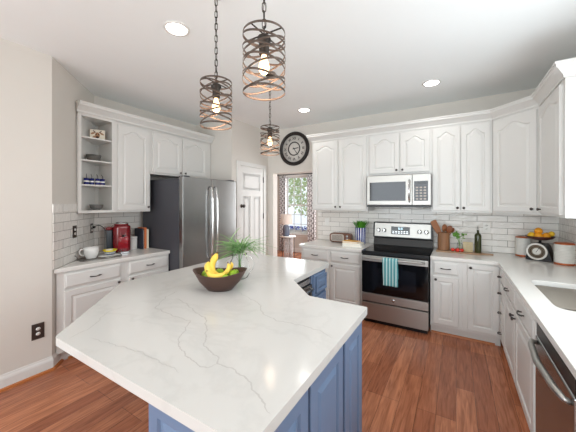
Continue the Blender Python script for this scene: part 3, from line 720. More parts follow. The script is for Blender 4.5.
# towel folded over the oven handle
tw = MB(); n1, n2 = 18, 22; vs = []; fs = []
prof = [(.022, .52)]+[(.018, z) for z in (.6, .7, .8)]
path = [(.073, .535)]+[(.073, .55+.03*i) for i in range(9)]+[(.073, .845), (.066, .866), (.05, .872), (.034, .866), (.028, .845), (.028, .78), (.028, .70), (.028, .62)]
for i in range(n1+1):
    u = i/n1; x = .285+.175*u
    for j, (o, z) in enumerate(path):
        wv = .004*math.sin(u*9)+.003*math.sin(u*21+z*6) if j < 10 else 0
        vs.append((x+.004*math.sin(z*14), -o-max(0, wv)-.003, z))
k_ = len(path)
for i in range(n1):
    for j in range(k_-1): fs.append((i*k_+j, (i+1)*k_+j, (i+1)*k_+j+1, i*k_+j+1))
tw.add(vs, fs, 0, True); o = tw.build('dish_towel', 'towel', loc=(RX0, 3.60, 0))
sm = o.modifiers.new('thickness', 'SOLIDIFY'); sm.thickness = .003; sm.offset = 0
tag(o, 'teal and white striped dish towel hanging on the oven handle', 'towel')

# ------------------------------------------------------------------ microwave
t = thing('microwave', 'stainless over-the-range microwave mounted above the cooktop', 'microwave', (-1.058, 3.875, 1.487))
MW, MH = .79, .425
MB().box(0, .025, .0, MW, .475, MH).build('body', 'darkside', t, .003)
d = MB().box(.0, -.02, .03, .575, .024, MH).build('door', 'steelh', t, .005)
MB().box(.04, -.0225, .085, .50, -.0205, .335).build('glass', 'mwglass', d, .001)
MB().tube([(.545, -.02, .07), (.545, -.055, .085), (.545, -.06, .21), (.545, -.055, .34), (.545, -.02, .355)], .01, 10).build('handle', 'chrome', d)
c = MB().box(.578, -.02, .03, MW, .024, MH).build('control_panel', 'steelh', t, .005)
MB().box(.60, -.0225, .085, MW-.03, -.0205, .335).build('keypad', 'mwglass', c, .001)
q = MB()
for i in range(3):
    for j in range(5): q.box(.62+i*.045, -.0235, .10+j*.036, .648+i*.045, -.0228, .118+j*.036)
q.build('buttons', 'grille', c)
MB().box(.62, -.0235, .295, MW-.05, -.0228, .322).build('display', 'display', c)
MB().box(0, -.005, .0, MW, .024, .0295).build('vent', 'black', t, .002)
# ------------------------------------------------------------------ dishwasher
t = thing('dishwasher', 'stainless dishwasher with curved bar handle in the right run', 'dishwasher', (XF, 2.085, 0), -PI/2)
MB().box(.005, .02, .1, .605, .58, .86).build('body', 'darkside', t)
d = MB().box(.004, -.025, .115, .612, .019, .80).build('door', 'steel', t, .006)
MB().box(.004, -.02, .803, .612, .019, .872).build('control_strip', 'black', t, .003)
MB().tube([(.03, -.025, .765), (.035, -.045, .772), (.1, -.06, .775), (.305, -.074, .776), (.51, -.06, .775), (.575, -.045, .772), (.58, -.025, .765)], [.011, .013, .015, .016, .015, .013, .011], 12).build('handle', 'steelh', d)
MB().box(.02, .04, 0, .6, .5, .0995).build('toe_kick', 'black', t)

# ------------------------------------------------------------------ pendants
def band(mb, R, z0, amp, ph, h=.011, n=56, th=.0016):
    vs = []; fs = []
    for i in range(n):
        a = 2*PI*i/n; zc = z0+amp*math.cos(a-ph)
        for r, z in ((R, -h/2), (R, h/2), (R-th, h/2), (R-th, -h/2)): vs.append((r*math.cos(a), r*math.sin(a), zc+z))
    for i in range(n):
        j = (i+1) % n
        for q in range(4): fs.append((i*4+q, j*4+q, j*4+(q+1) % 4, i*4+(q+1) % 4))
    o = len(mb.f); mb.add(vs, fs, 0, True)
    for i in range(n): mb.m[o+i*4+2] = 1
def link_mesh(mb, zc, ang, L=.046, wd=.010, r=.0023):
    p = []
    for i in range(14):
        a = 2*PI*i/14; x = wd*math.cos(a)*.9; z = (L/2-wd)*(1 if math.sin(a) > 0 else -1)+wd*math.sin(a)
        if abs(math.sin(a)) < 1e-6: z = 0
        p.append((x*math.cos(ang), x*math.sin(ang), zc+z))
    mb.tube(p, r, 6, True)
def pendant(label, x, y, zb, ph):
    H = .285; R = .1
    t = thing('pendant_light', label, 'pendant light', (x, y, zb), 0, 'cage pendants over the island')
    c = MB(); band(c, R, H-.005, .0, 0, .010); band(c, R, .005, 0, 0, .010)
    for i in range(8):
        band(c, R+.0008*(i % 3), .035+(H-.07)*i/7, (.034, .028, .036, .026)[i % 4], math.radians(31)+(PI if i % 2 else 0)+.55*math.sin(i*2.3+ph*3), .010)
    c.build('cage', ['bronze', 'copper'], t)
    s = MB(); s.tube([(-R+.002, 0, H-.006), (R-.002, 0, H-.006)], .0035, 6); s.tube([(0, -R+.002, H-.006), (0, R-.002, H-.006)], .0035, 6)
    s.build('cross_bar', 'chain', t)
    s = MB().lathe([(0, H+.035), (.004, H+.033), (.004, H-.01), (.03, H-.018), (.034, H-.035), (.024, H-.046), (.024, H-.1), (.018, H-.105), (0, H-.105)], 20); s.build('socket', 'chain', t)
    g = MB().lathe([(.012, H-.105), (.013, H-.118), (.022, H-.142), (.026, H-.162), (.023, H-.18), (.012, H-.193), (0, H-.196)], 20); g.build('bulb', 'bulb', t)
    f = MB(); f.tube([(-.008, 0, H-.11), (-.009, 0, H-.18), (0, .003, H-.12), (.009, 0, H-.18), (.008, 0, H-.11)], .0015, 5)
    ch = MB(); z = zb+H+.045; i = 0
    while z < ZC-.04: link_mesh(ch, z-zb, i % 2*PI/2+.4); z += .039; i += 1
    ch.tube([(0.004, 0.003, H+.03)]+[(.004*math.cos(k*1.3), .004*math.sin(k*1.3), H+.03+(ZC-.03-zb-H-.03)*k/20) for k in range(1, 21)], .0016, 5)
    ch.build('chain', 'chain', t)
    MB().lathe([(0, ZC-zb-.001), (.06, ZC-zb-.001), (.06, ZC-zb-.012), (.05, ZC-zb-.022), (.01, ZC-zb-.03), (0, ZC-zb-.045)][::-1], 24).build('canopy', 'bronze', t)
    l = bpy.data.lights.new('pendant_glow', 'POINT'); l.energy = 1.0; l.color = (1, .8, .6); l.shadow_soft_size = .03
    lo = bpy.data.objects.new('pendant_glow', l); COL.objects.link(lo); lo.parent = t; lo.location = (0, 0, H-.225)
pendant('largest looking bronze cage pendant, nearest, at top centre of the photo', -.78, 1.07, 2.068, .3)
pendant('bronze cage pendant on a chain, left of the nearest one', -1.322, 1.292, 2.04, 1.2)
pendant('smallest looking bronze cage pendant, farthest, beside the wall clock', -1.68, 2.41, 2.06, 2.4)

# recessed ceiling lights
DLN = ['recessed ceiling light above the fridge side, left of the pendants', 'recessed ceiling light above the range side, right of the pendants', 'recessed ceiling light nearest the wall clock',
       'recessed ceiling light over the walkway beside the sink', 'recessed ceiling light behind the camera on the left', 'recessed ceiling light behind the camera on the right']
for (x, y), nm in zip(SPOTS, DLN):
    t = thing('recessed_light', nm, 'ceiling light', (x, y, ZC), 0, 'recessed ceiling lights')
    MB().lathe([(.078, -.0005), (.098, -.0005), (.096, -.006), (.08, -.009), (.076, -.004), (.078, -.0005)], 36).build('trim_ring', 'trim', t)
    MB().lathe([(0, -.0025), (.0755, -.0025), (.0755, -.001), (0, -.001)], 32).build('diffuser', 'lamp', t)
    l = bpy.data.lights.new('downlight', 'SPOT'); l.energy = SPOT_POWER; l.spot_size = math.radians(150); l.spot_blend = 1; l.shadow_soft_size = .07; l.color = (1, .97, .93)
    lo = bpy.data.objects.new('downlight', l); COL.objects.link(lo); lo.parent = t; lo.location = (0, 0, -.03)

# ------------------------------------------------------------------ wall clock
t = thing('wall_clock', 'large round black wall clock with roman numerals above the doorway', 'clock', (-2.50, YW-.001, 2.52), rot=(PI/2, 0, 0))
R = .305
MB().lathe([(R-.062, .0), (R, .0), (R, .022), (R-.012, .036), (R-.03, .040), (R-.05, .034), (R-.062, .02), (R-.062, 0)], 64).build('frame', 'clockblack', t)
MB().lathe([(0, .002), (R-.0625, .002), (R-.0625, .012), (0, .012)], 64).build('face', 'clockface', t)
MB().lathe([(.108, .0125), (.126, .0125), (.126, .018), (.108, .018), (.108, .0125)], 48).build('inner_ring', 'clockblack', t)
nm = ['XII', 'I', 'II', 'III', 'IV', 'V', 'VI', 'VII', 'VIII', 'IX', 'X', 'XI']
for i, s in enumerate(nm):
    txt = MB()
    cu = bpy.data.curves.new('num', 'FONT'); cu.body = s; cu.size = .062; cu.extrude = .0006; cu.align_x = 'CENTER'; cu.align_y = 'CENTER'; cu.offset = .0012
    ob = bpy.data.objects.new('num', cu); COL.objects.link(ob); bpy.context.view_layer.update()
    me = bpy.data.meshes.new_from_object(ob.evaluated_get(bpy.context.evaluated_depsgraph_get()))
    a = -2*PI*i/12; X = Matrix.Rotation(a, 4, 'Z') @ Matrix.Translation((0, .183, .0132))
    txt.add([tuple(X @ v.co) for v in me.vertices], [tuple(p.vertices) for p in me.polygons])
    txt.build('numeral', 'clockblack', t)
    bpy.data.objects.remove(ob); bpy.data.curves.remove(cu); bpy.data.meshes.remove(me)
def hand(a, L, wd, z, nm_):
    m_ = MB(); m_.add([(-wd, -.03, z), (wd, -.03, z), (wd*1.3, L*.7, z), (0, L, z), (-wd*1.3, L*.7, z), (-wd, -.03, z+.002), (wd, -.03, z+.002), (wd*1.3, L*.7, z+.002), (0, L, z+.002), (-wd*1.3, L*.7, z+.002)],
        [(4, 3, 2, 1, 0), (5, 6, 7, 8, 9), (0, 1, 6, 5), (1, 2, 7, 6), (2, 3, 8, 7), (3, 4, 9, 8), (4, 0, 5, 9)])
    m_.xf(Matrix.Rotation(-a, 4, 'Z')); m_.build(nm_, 'clockblack', t)
hand(math.radians(84), .105, .006, .0185, 'hour_hand'); hand(math.radians(145), .17, .004, .021, 'minute_hand')
MB().lathe([(0, .0125), (.012, .0125), (.012, .025), (0, .026)], 16).build('hub', 'clockblack', t)

# ------------------------------------------------------------------ outlets and switch
def outlet(label, loc, rz, plate, kind='outlet', w=.075, h=.12, insert='whiteplastic'):
    t = thing('wall_outlet' if kind == 'outlet' else 'light_switch', label, kind, loc, rz)
    MB().box(-w/2, -.006, -h/2, w/2, -.0005, h/2).build('cover_plate', plate, t, .0025)
    if kind == 'outlet':
        for z in (-.022, .022):
            q = MB().lathe([(0, 0), (.0165, 0), (.0165, .003), (0, .003)], 20, sy=.85); q.xf(Matrix.Translation((0, -.006, z)) @ Matrix.Rotation(PI/2, 4, 'X')); r = q.build('receptacle', insert, t)
            s = MB().box(-.007, -.0098, z-.002, -.005, -.0091, z+.006).box(.005, -.0098, z-.002, .007, -.0091, z+.006); s.build('slots', 'black', r)
    else: MB().box(-.016, -.010, -.033, .016, -.0062, .033).build('rocker', insert, t, .002)
    return t
rj = math.atan2(.673, -.74)
jp = lambda k, z, o=.009: ((J0+JD*k).x+.673*o, (J0+JD*k).y+.74*o, z)
outlet('bronze outlet plate low on the left wall near the baseboard', (XA, .974, .395), PI/2, 'plate', w=.09, h=.14)
outlet('bronze outlet plate on the corner backsplash above the white mug', jp(.437, 1.235), rj, 'plate', w=.085, h=.13)
outlet('bronze outlet plate with the coffee maker cord plugged in', jp(.90, 1.232), rj, 'plate', w=.075, h=.12)
outlet('white outlet plate on the backsplash right of the oil bottle', (.333, YW-.009, 1.235), 0, 'whiteplastic')
outlet('white switch plate on the backsplash left of the radio', (-1.865, YW-.009, 1.225), 0, 'whiteplastic', 'light switch')

# ------------------------------------------------------------------ left counter items
CT = .9205
# serving tray, wire edge
t = thing('serving_tray', 'pewter serving tray with looped handles under the white mug', 'tray', (-3.49, 1.60, CT), math.radians(90-8))
b = MB().poly(rrect(-.205, -.13, .205, .13, .05), 0, .004); b.build('base', 'tray', t)
MB().tube([(x, y, .02) for x, y in rrect(-.205, -.13, .205, .13, .05)], .003, 6, True).build('rim', 'tray', t)
q = MB()
for x, y in rrect(-.205, -.13, .205, .13, .05)[::2]: q.tube([(x, y, .002), (x, y, .02)], .002, 5)
q.build('spindles', 'tray', t)
for s in (-1, 1): MB().tube([(s*.205, -.045, .02), (s*.22, -.04, .045), (s*.225, 0, .055), (s*.22, .04, .045), (s*.205, .045, .02)], .004, 6).build('handle', 'tray', t)
# mug
t = thing('mug', 'large white mug with handle standing on the tray', 'mug', (-3.50, 1.525, CT+.0045), math.radians(-115))
MB().lathe([(0, 0), (.044, 0), (.05, .006), (.066, .045), (.072, .09), (.073, .122), (.069, .122), (.067, .09), (.06, .045), (.042, .012), (0, .01)], 32).build('cup', 'white', t)
MB().tube([(.07, 0, .102), (.09, 0, .108), (.106, 0, .09), (.104, 0, .06), (.086, 0, .038), (.064, 0, .036)], .0075, 8).build('handle', 'white', t)
# napkin with stacked bowls
t = thing('folded_napkin', 'folded white napkin under the yellow patterned bowl', 'napkin', (-3.47, 1.705, CT+.0045), .3)
MB().box(-.075, -.09, 0, .075, .09, .006).box(-.07, -.085, .0062, .075, .09, .013).build('cloth', 'cloth', t, .003)
t = thing('small_bowl', 'slate grey bowl with pale stripes stacked under the yellow one', 'bowl', (-3.48, 1.712, CT+.018))
MB().lathe([(0, 0), (.035, 0), (.04, .006), (.062, .038), (.06, .04), (.036, .009), (0, .006)], 28).build('bowl_body', 'greyblue', t)
MB().lathe([(.053, .0215), (.0565, .0255), (.0565, .0275), (.053, .0235), (.053, .0215)], 28).build('stripe', 'white', t)
t = thing('small_bowl', 'bright yellow bowl with dark zigzag band on top of the slate bowl', 'bowl', (-3.48, 1.712, CT+.0305))
MB().lathe([(0, 0), (.034, 0), (.04, .006), (.076, .045), (.074, .047), (.036, .009), (0, .006)], 28).build('bowl_body', 'yellow', t)
q = MB()
for i in range(14):
    a = 2*PI*i/14; r0, r1 = .0525, .062
    q.add([(r0*math.cos(a-.13), r0*math.sin(a-.13), .018), (r0*math.cos(a+.13), r0*math.sin(a+.13), .018), (r1*math.cos(a), r1*math.sin(a), .0285)], [(0, 1, 2)])
q.build('zigzag_band', 'navybook', t)
t = thing('dip_cup', 'small cream cup sitting in the yellow bowl', 'cup', (-3.485, 1.708, CT+.040))
MB().lathe([(0, 0), (.022, 0), (.036, .02), (.037, .04), (.034, .04), (.032, .02), (.02, .005), (0, .004)], 24).build('cup', 'cream', t)
# coffee maker
t = thing('coffee_maker', 'red single-serve coffee maker with grey water tank on the left counter', 'coffee maker', (-3.69, 1.945, CT), math.radians(90-16))
def side(pts, x0, x1, name, m, bev=.012, seg=3, parent=None):
    mb = MB().poly(pts, x0, x1)   # profile in (y,z) extruded along x
    mb.v = [(v[2], v[0], v[1]) for v in mb.v]; return mb.build(name, m, parent, bev, seg)
def sidepoly(pts): return pts
MB().poly(rrect(-.098, -.13, .098, .12, .07, 8), 0, .345).build('housing', 'red', t, .032, 5)
mb = MB().poly(rrect(-.08, -.105, .08, .06, .07, 8), .3455, .358); mb.build('lid', 'redlid', t, .005, 3)
MB().tube([(x, y-.03, .362+.12*(y+.09)) for x, y in rrect(-.066, -.085, .066, .02, .05, 6)], .006, 8, True).build('lid_handle', 'silver', t)
MB().poly(rrect(-.165, -.06, -.0985, .11, .024, 6), 0, .285).build('water_tank', 'greyres', t, .008, 3)
MB().poly(rrect(-.17, -.065, -.0985, .115, .026, 6), .2855, .325).build('tank_lid', 'red', t, .015, 4)
MB().poly(rrect(-.07, -.2, .07, -.1305, .03, 6), .001, .022).build('drip_tray', 'silver', t, .004)
MB().box(-.055, -.1345, .05, .055, -.1305, .2).build('cup_bay', 'redlid', t, .003)
MB().lathe([(0, 0), (.018, 0), (.014, .018), (0, .018)], 16, (0, -.15, .205)).build('spout', 'black', t)
# cord
p0 = jp(.90, 1.245, .022)
cp_ = [p0, (p0[0]+.035, p0[1]+.03, 1.262), (p0[0]+.06, p0[1]+.06, 1.262), (-3.80, 1.80, 1.22), (-3.785, 1.83, 1.14), (-3.80, 1.84, 1.06), (-3.84, 1.84, 1.0), (-3.86, 1.87, .94)]
def smooth(pts, n=6):
    P = [Vector(p) for p in pts]; out = []
    for i in range(len(P)-1):
        a, b, c, d = P[max(i-1, 0)], P[i], P[i+1], P[min(i+2, len(P)-1)]
        for j in range(n):
            u = j/n; out.append(.5*((2*b)+(c-a)*u+(2*a-5*b+4*c-d)*u*u+(3*b-a-3*c+d)*u**3))
    out.append(P[-1]); return out
t = thing('power_cord', 'black cord looping from the corner outlet to the red coffee maker', 'cord', (0, 0, 0))
MB().tube(smooth(cp_), .0045, 8).build('cable', 'black', t)
MB().box(-.014, -.016, -.014, .014, .012, .014).build('plug', 'black', t, .003, loc=jp(.90, 1.245, .034), rot=(0, 0, rj))
# canister and cookbooks
t = thing('canister', 'plain white lidded canister between coffee maker and cookbooks', 'canister', (-3.74, 2.135, CT))
MB().lathe([(0, 0), (.046, 0), (.048, .004), (.048, .15), (0, .15)], 28).build('jar', 'white', t)
MB().lathe([(0, .1505), (.05, .1505), (.05, .165), (.03, .172), (0, .172)], 28).build('lid', 'white', t)
def book(name, label, loc, rz, th, dp, h, cover, group, flat=False):
    t = thing(name, label, 'book', loc, rz, group)
    # spine faces -y; thickness along x
    c = MB(); c.box(-th/2, -dp/2, 0, -th/2+.002, dp/2, h); c.box(th/2-.002, -dp/2, 0, th/2, dp/2, h); c.box(-th/2+.002, -dp/2, 0, th/2-.002, -dp/2+.002, h)
    p = MB().box(-th/2+.0025, -dp/2+.003, .003, th/2-.0025, dp/2-.004, h-.003)
    if flat:
        X = Matrix.Rotation(PI/2, 4, 'Y') @ Matrix.Translation((-th/2, 0, 0)); X = Matrix.Translation((-h/2, 0, th/2*0)) @ X
        c.xf(X); p.xf(X)
    c.build('cover', cover, t); p.build('pages', 'paper', t)
    return t
G = 'cookbooks beside the fridge'
book('cookbook', 'navy spined cookbook, tallest, next to the white canister', (-3.72, 2.205, CT), PI/2, .024, .17, .275, 'navybook', G)
book('cookbook', 'thin white cookbook between the navy and the orange ones', (-3.73, 2.225, CT), PI/2, .012, .16, .25, 'cream', G)
book('cookbook', 'orange spined cookbook in the middle of the row', (-3.72, 2.247, CT), PI/2, .026, .17, .285, 'orangebook', G)
book('cookbook', 'cream spined cookbook at the fridge end of the row', (-3.72, 2.278, CT), PI/2, .030, .165, .262, 'creambook', G)

# ------------------------------------------------------------------ items on the open shelves
t = thing('cow_picture', 'small square cow face picture on the top open shelf', 'picture', (-3.68, 1.67, 2.2955), math.radians(90-28))
MB().box(-.075, -.012, 0, .075, .012, .125).build('canvas', 'cream', t, .002)
def blob(mb, cx, cz, rx, rz_, y, m=0, n=14, rot=0):
    vs = [(cx+rx*math.cos(2*PI*i/n)*math.cos(rot)-rz_*math.sin(2*PI*i/n)*math.sin(rot), y, cz+rx*math.cos(2*PI*i/n)*math.sin(rot)+rz_*math.sin(2*PI*i/n)*math.cos(rot)) for i in range(n)]
    vs += [(a, y-.0015, c) for a, b, c in vs]
    mb.add(vs, [tuple(n+i for i in range(n))]+[(i, (i+1) % n, n+(i+1) % n, n+i) for i in range(n)], m)
q = MB(); blob(q, 0, .058, .024, .034, -.0125); blob(q, -.044, .078, .024, .010, -.0125, rot=.5); blob(q, .044, .078, .024, .010, -.0125, rot=-.5); blob(q, -.028, .03, .02, .018, -.0125)
q.build('cow_head_print', 'tan', t)
q = MB(); blob(q, 0, .034, .017, .012, -.0142); blob(q, -.012, .068, .006, .007, -.0142); blob(q, .013, .068, .006, .007, -.0142); blob(q, -.03, .10, .018, .005, -.0142, rot=-.7); blob(q, .03, .10, .018, .005, -.0142, rot=.7)
q.build('cow_markings', 'darkbrown', t)
t = thing('shelf_bowl', 'dark grey straight-sided bowl on the second open shelf', 'bowl', (-3.635, 1.61, 2.0355))
MB().lathe([(0, 0), (.055, 0), (.064, .004), (.076, .068), (.072, .068), (.059, .01), (0, .008)], 30).build('bowl_body', 'darkbowl', t)
t = thing('shelf_bowl', 'rounded grey ribbed bowl on the lowest open shelf', 'bowl', (-3.64, 1.64, UB+.0306))
MB().lathe([(0, 0), (.035, 0), (.04, .004), (.062, .03), (.07, .066), (.066, .066), (.057, .03), (.035, .01), (0, .008)], 30).build('bowl_body', 'greybowl', t)
for z, r in ((.028, .0615), (.042, .0655), (.056, .0685)): MB().lathe([(r, z), (r+.0015, z+.002), (r, z+.004), (r, z)], 30).build('rib', 'darkbowl', bpy.data.objects[t.name])
cups = None
for i in range(4):
    lab = ['cobalt blue patterned cup, leftmost of four on the third shelf', 'cobalt blue patterned cup, second from left on the third shelf', 'cobalt blue patterned cup, third from left on the third shelf', 'cobalt blue patterned cup, rightmost of four on the third shelf'][i]
    pos = (-3.625-.012*(i % 2), 1.53+.058*i, 1.7555)
    if cups is None:
        cups = thing('shelf_cup', lab, 'cup', pos, -.4, 'blue cups on the open shelf')
        MB().lathe([(0, 0), (.024, 0), (.026, .004), (.027, .075), (.024, .075), (.023, .008), (0, .006)], 22).build('cup_body', 'cobalt', cups)
        MB().lathe([(.0262, .03), (.0275, .032), (.0275, .044), (.0262, .046), (.0262, .03)], 22).build('white_band', 'white', cups)
        MB().tube([(0, 0, .06), (.004, 0, .1), (-.012, 0, .125)], .003, 6).build('spoon', 'chain', cups)
    else: dup(cups, pos, lab, -.4+i*.5)

# ------------------------------------------------------------------ island items
BWX, BWY = -1.468, 1.474
t = thing('fruit_bowl', 'large dark carved wooden bowl of fruit on the island', 'bowl', (BWX, BWY, CT), math.radians(31))
b = MB(); n = 48; pr = [(.0, 0, 0), (.075, 0, 0), (.082, .002, 0), (.133, .06, .004), (.168, .128, .012), (.172, .134, .014), (.164, .134, .014), (.155, .125, .012), (.124, .062, .004), (.07, .014, 0), (0, .01, 0)]
vs = []; fs = []
for i in range(n):
    a = 2*PI*i/n
    for r, z, lift in pr:
        e = 1+.09*math.cos(2*a)*(r/.17)
        vs.append((r*e*math.cos(a)*1.04, r*e*math.sin(a)*.9, z+lift*math.cos(2*a)))
k_ = len(pr)
for i in range(n):
    j = (i+1) % n
    for q_ in range(k_-1): fs.append((i*k_+q_, j*k_+q_, j*k_+q_+1, i*k_+q_+1))
b.add(vs, fs, 0, True); b.build('bowl_body', 'bowlwood', t)
cs, sn = math.cos(math.radians(31.17)), math.sin(math.radians(31.17))
def off(r, f): return (BWX+r*cs-f*sn, BWY+r*sn+f*cs)   # r: to the right seen from the camera side, f: away
APL = [(-.098, -.005, .108, .034), (-.07, -.07, .098, .032), (-.02, .065, .105, .032), (.095, -.015, .110, .035), (.05, -.078, .10, .031), (.1, .05, .105, .029), (.042, .072, .10, .029), (-.088, .056, .10, .027)]
AN = ['green apple at the left end of the dark bowl', 'green apple at the front left of the bowl', 'green apple behind the bananas', 'green apple at the right end of the dark bowl', 'green apple at the front right below the bananas', 'green apple at the back right by the glass pitcher', 'green apple at the back middle of the bowl', 'green apple at the back left rim of the bowl']
for (r, f, z, rad), lab in zip(APL, AN):
    x, y = off(r, f); t = thing('green_apple', lab, 'fruit', (x, y, CT+z-rad), random.random()*6, 'green apples in the bowl')
    MB().lathe([(0, .012*rad/.034)]+[(rad*math.sin(PI*i/12)**.85, rad-rad*.92*math.cos(PI*i/12)) for i in range(1, 12)]+[(0, rad*1.72)], 20).build('flesh', 'lime', t)
    MB().tube([(0, 0, rad*1.7), (.003, 0, rad*2.1)], .0018, 5).build('stem', 'stem', t)
def banana(lab, pts, rmax):
    P = smooth(pts, 5); k = len(P); c = P[0].copy(); c.z = CT+.03
    t = thing('banana', lab, 'fruit', (P[0].x, P[0].y, P[0].z), 0, 'bananas in the bowl')
    Q = [p-P[0] for p in P]; rs = [rmax*(max(.3, min(1, .34+2.6*min(i/(k-1), 1-i/(k-1))))) for i in range(k)]
    MB().tube(Q, rs, 7).build('peel', 'banana', t)
    d = (Q[-1]-Q[-2]).normalized(); MB().tube([Q[-1]-d*.001, Q[-1]+d*.012], [rs[-1]*.95, rs[-1]*.6], 6).build('tip', 'bananatip', t)
def W3(r, f, z): x, y = off(r, f); return (x, y, CT+z)
banana('banana standing highest, tip pointing up from the bowl', [W3(.0, -.02, .11), (W3(-.045, -.03, .135)), W3(-.05, -.03, .19), W3(-.03, -.025, .235), W3(-.018, -.02, .262)], .0235)
banana('broad banana curving along the left front of the bunch', [W3(.03, -.055, .10), W3(-.02, -.07, .105), W3(-.065, -.055, .14), W3(-.078, -.045, .18), W3(-.066, -.04, .205)], .0235)
banana('banana lying low across the front of the bunch', [W3(.05, -.075, .135), W3(.01, -.095, .118), W3(-.04, -.09, .12), W3(-.07, -.075, .145)], .021)
banana('banana leaning to the right with brown tip', [W3(.02, -.055, .11), W3(.055, -.04, .135), W3(.07, -.03, .165), W3(.062, -.02, .19)], .016)
banana('short banana leaning right behind the others', [W3(.03, .0, .11), W3(.065, .0, .14), W3(.085, .0, .17), W3(.08, .0, .195)], .012)
# glass pitcher and spiky greenery
PX, PY = -1.541, 1.768
t = thing('glass_pitcher', 'round clear glass pitcher holding greenery behind the fruit bowl', 'vase', (PX, PY, CT), math.radians(20))
MB().lathe([(0, 0), (.05, 0), (.07, .01), (.088, .05), (.09, .085), (.078, .13), (.06, .165), (.056, .19), (.062, .205), (.0595, .205), (.0535, .19), (.0575, .165), (.075, .13), (.087, .085), (.085, .05), (.067, .014), (.048, .006), (0, .006)], 40).build('vessel', 'thinglass', t)
MB().tube(smooth([(.058, 0, .19), (.1, 0, .185), (.125, 0, .14), (.115, 0, .09), (.089, 0, .06)], 4), .006, 8).build('handle', 'thinglass', t)
t = thing('greenery_sprigs', 'spiky green grassy sprigs spreading from the glass pitcher', 'plant', (PX, PY, CT+.008))
random.seed(11)
sp = MB(); lf = MB()
right = Vector((cs, sn, 0)); fwd = Vector((-sn, cs, 0))
for s in range(9):
    a = random.uniform(-1.0, 1.0); sd = random.uniform(-.6, .6)
    base = Vector((random.uniform(-.02, .02), random.uniform(-.02, .02), .0))
    neck = right*a*.03+fwd*sd*.03+Vector((0, 0, .17)); tip = right*(a*.10)+fwd*sd*.08+Vector((0, 0, .235+random.uniform(-.02, .05)))
    P = smooth([base, base*.5+Vector((0, 0, .1)), neck, (neck+tip)/2+Vector((0, 0, .01)), tip], 6); sp.tube(P, .0016, 5)
    k = len(P)
    for q_ in range(17):
        p = P[random.randint(int(k*.6), k-1)]; ang = random.uniform(0, 2*PI)
        out = right*math.cos(ang)*1.45+fwd*math.sin(ang)*.8; el = random.uniform(-.1, 1.2)
        dr = (out+Vector((0, 0, el))).normalized(); L = random.uniform(.12, .27); wv = dr.cross(Vector((0, 0, 1))).normalized()*.0042
        vs = []
        for u in (0, .2, .4, .6, .8, 1):
            sc = (.6, 1, 1.1, .9, .6, .1)[round(u*5)]; pt = p+dr*L*u+Vector((0, 0, -L*.3*u*u)); vs += [pt+wv*sc, pt-wv*sc]
        lf.add(vs, [(2*e_, 2*e_+1, 2*e_+3, 2*e_+2) for e_ in range(5)], random.choice((0, 0, 1)))
sp.build('stems', 'leaf', t); o = lf.build('blades', ['leaf', 'leafgrey'], t); o['kind'] = 'stuff'
sm = o.modifiers.new('thickness', 'SOLIDIFY'); sm.thickness = .0008

# ------------------------------------------------------------------ items left of the range
t = thing('retro_radio', 'rounded walnut retro radio with pale grille on the counter', 'radio', (-1.56, 4.20, CT), math.radians(6))
def xz(pts, y0, y1, m=0):
    mb = MB().poly(pts, y0, y1, m); mb.v = [(v[0], v[2], v[1]) for v in mb.v]; mb.f = [list(reversed(f)) for f in mb.f]; return mb
xz(rrect(-.17, .006, .17, .15, .045), -.055, .055).build('case', 'radiocase', t, .004)
xz(rrect(-.15, .024, .06, .132, .032), -.0585, -.0555).build('grille', 'grille', t, .001)
q = MB()
for i in range(5): q.box(-.13, -.0605, .04+i*.017, .04, -.059, .046+i*.017)
q.build('grille_slots', 'darkbrown', t)
for z in (.055, .105):
    q = MB().lathe([(0, 0), (.02, 0), (.018, .012), (0, .013)], 18); q.xf(Matrix.Translation((.11, -.0555, z)) @ Matrix.Rotation(PI/2, 4, 'X')); q.build('dial', 'silver', t)
for x in (-.12, .12): MB().box(x-.015, -.04, 0, x+.015, .04, .0065).build('foot', 'black', t)
def flatbook(label, x, y, z, rz, w_, d_, th, cover, grp):
    t = thing('flat_book', label, 'book', (x, y, z), rz, grp)
    c = MB(); c.box(-w_/2, -d_/2, 0, w_/2, d_/2, .002); c.box(-w_/2, -d_/2, th-.002, w_/2, d_/2, th); c.box(-w_/2, -d_/2, .002, -w_/2+.003, d_/2, th-.002); c.build('cover', cover, t)
    MB().box(-w_/2+.0035, -d_/2+.004, .0022, w_/2-.004, d_/2-.004, th-.0022).build('pages', 'paper', t); return t
GB = 'books stacked left of the range'
flatbook('white book with dark titles at the bottom of the stack', -1.27, 3.93, CT, .08, .27, .2, .03, 'white', GB)
flatbook('white book in the middle of the stack left of the range', -1.275, 3.935, CT+.0305, .02, .26, .19, .022, 'cream', GB)
flatbook('mustard yellow book on top of the stack left of the range', -1.30, 3.94, CT+.053, -.06, .22, .17, .02, 'mustard', GB)
b = bpy.data.objects
t = thing('striped_planter', 'blue and white striped pot beside the range', 'pot', (-1.245, 4.19, CT))
MB().lathe([(0, 0), (.068, 0), (.072, .004), (.085, .25), (.079, .25), (.068, .02), (0, .02)], 36).build('pot_body', 'pot', t)
MB().lathe([(0, .228), (.077, .228), (.077, .233), (0, .235)], 30).build('soil', 'darkbrown', t)
t = thing('potted_grass_plant', 'bushy bright green plant growing in the striped pot', 'plant', (-1.245, 4.19, CT+.2355))
lf = MB()
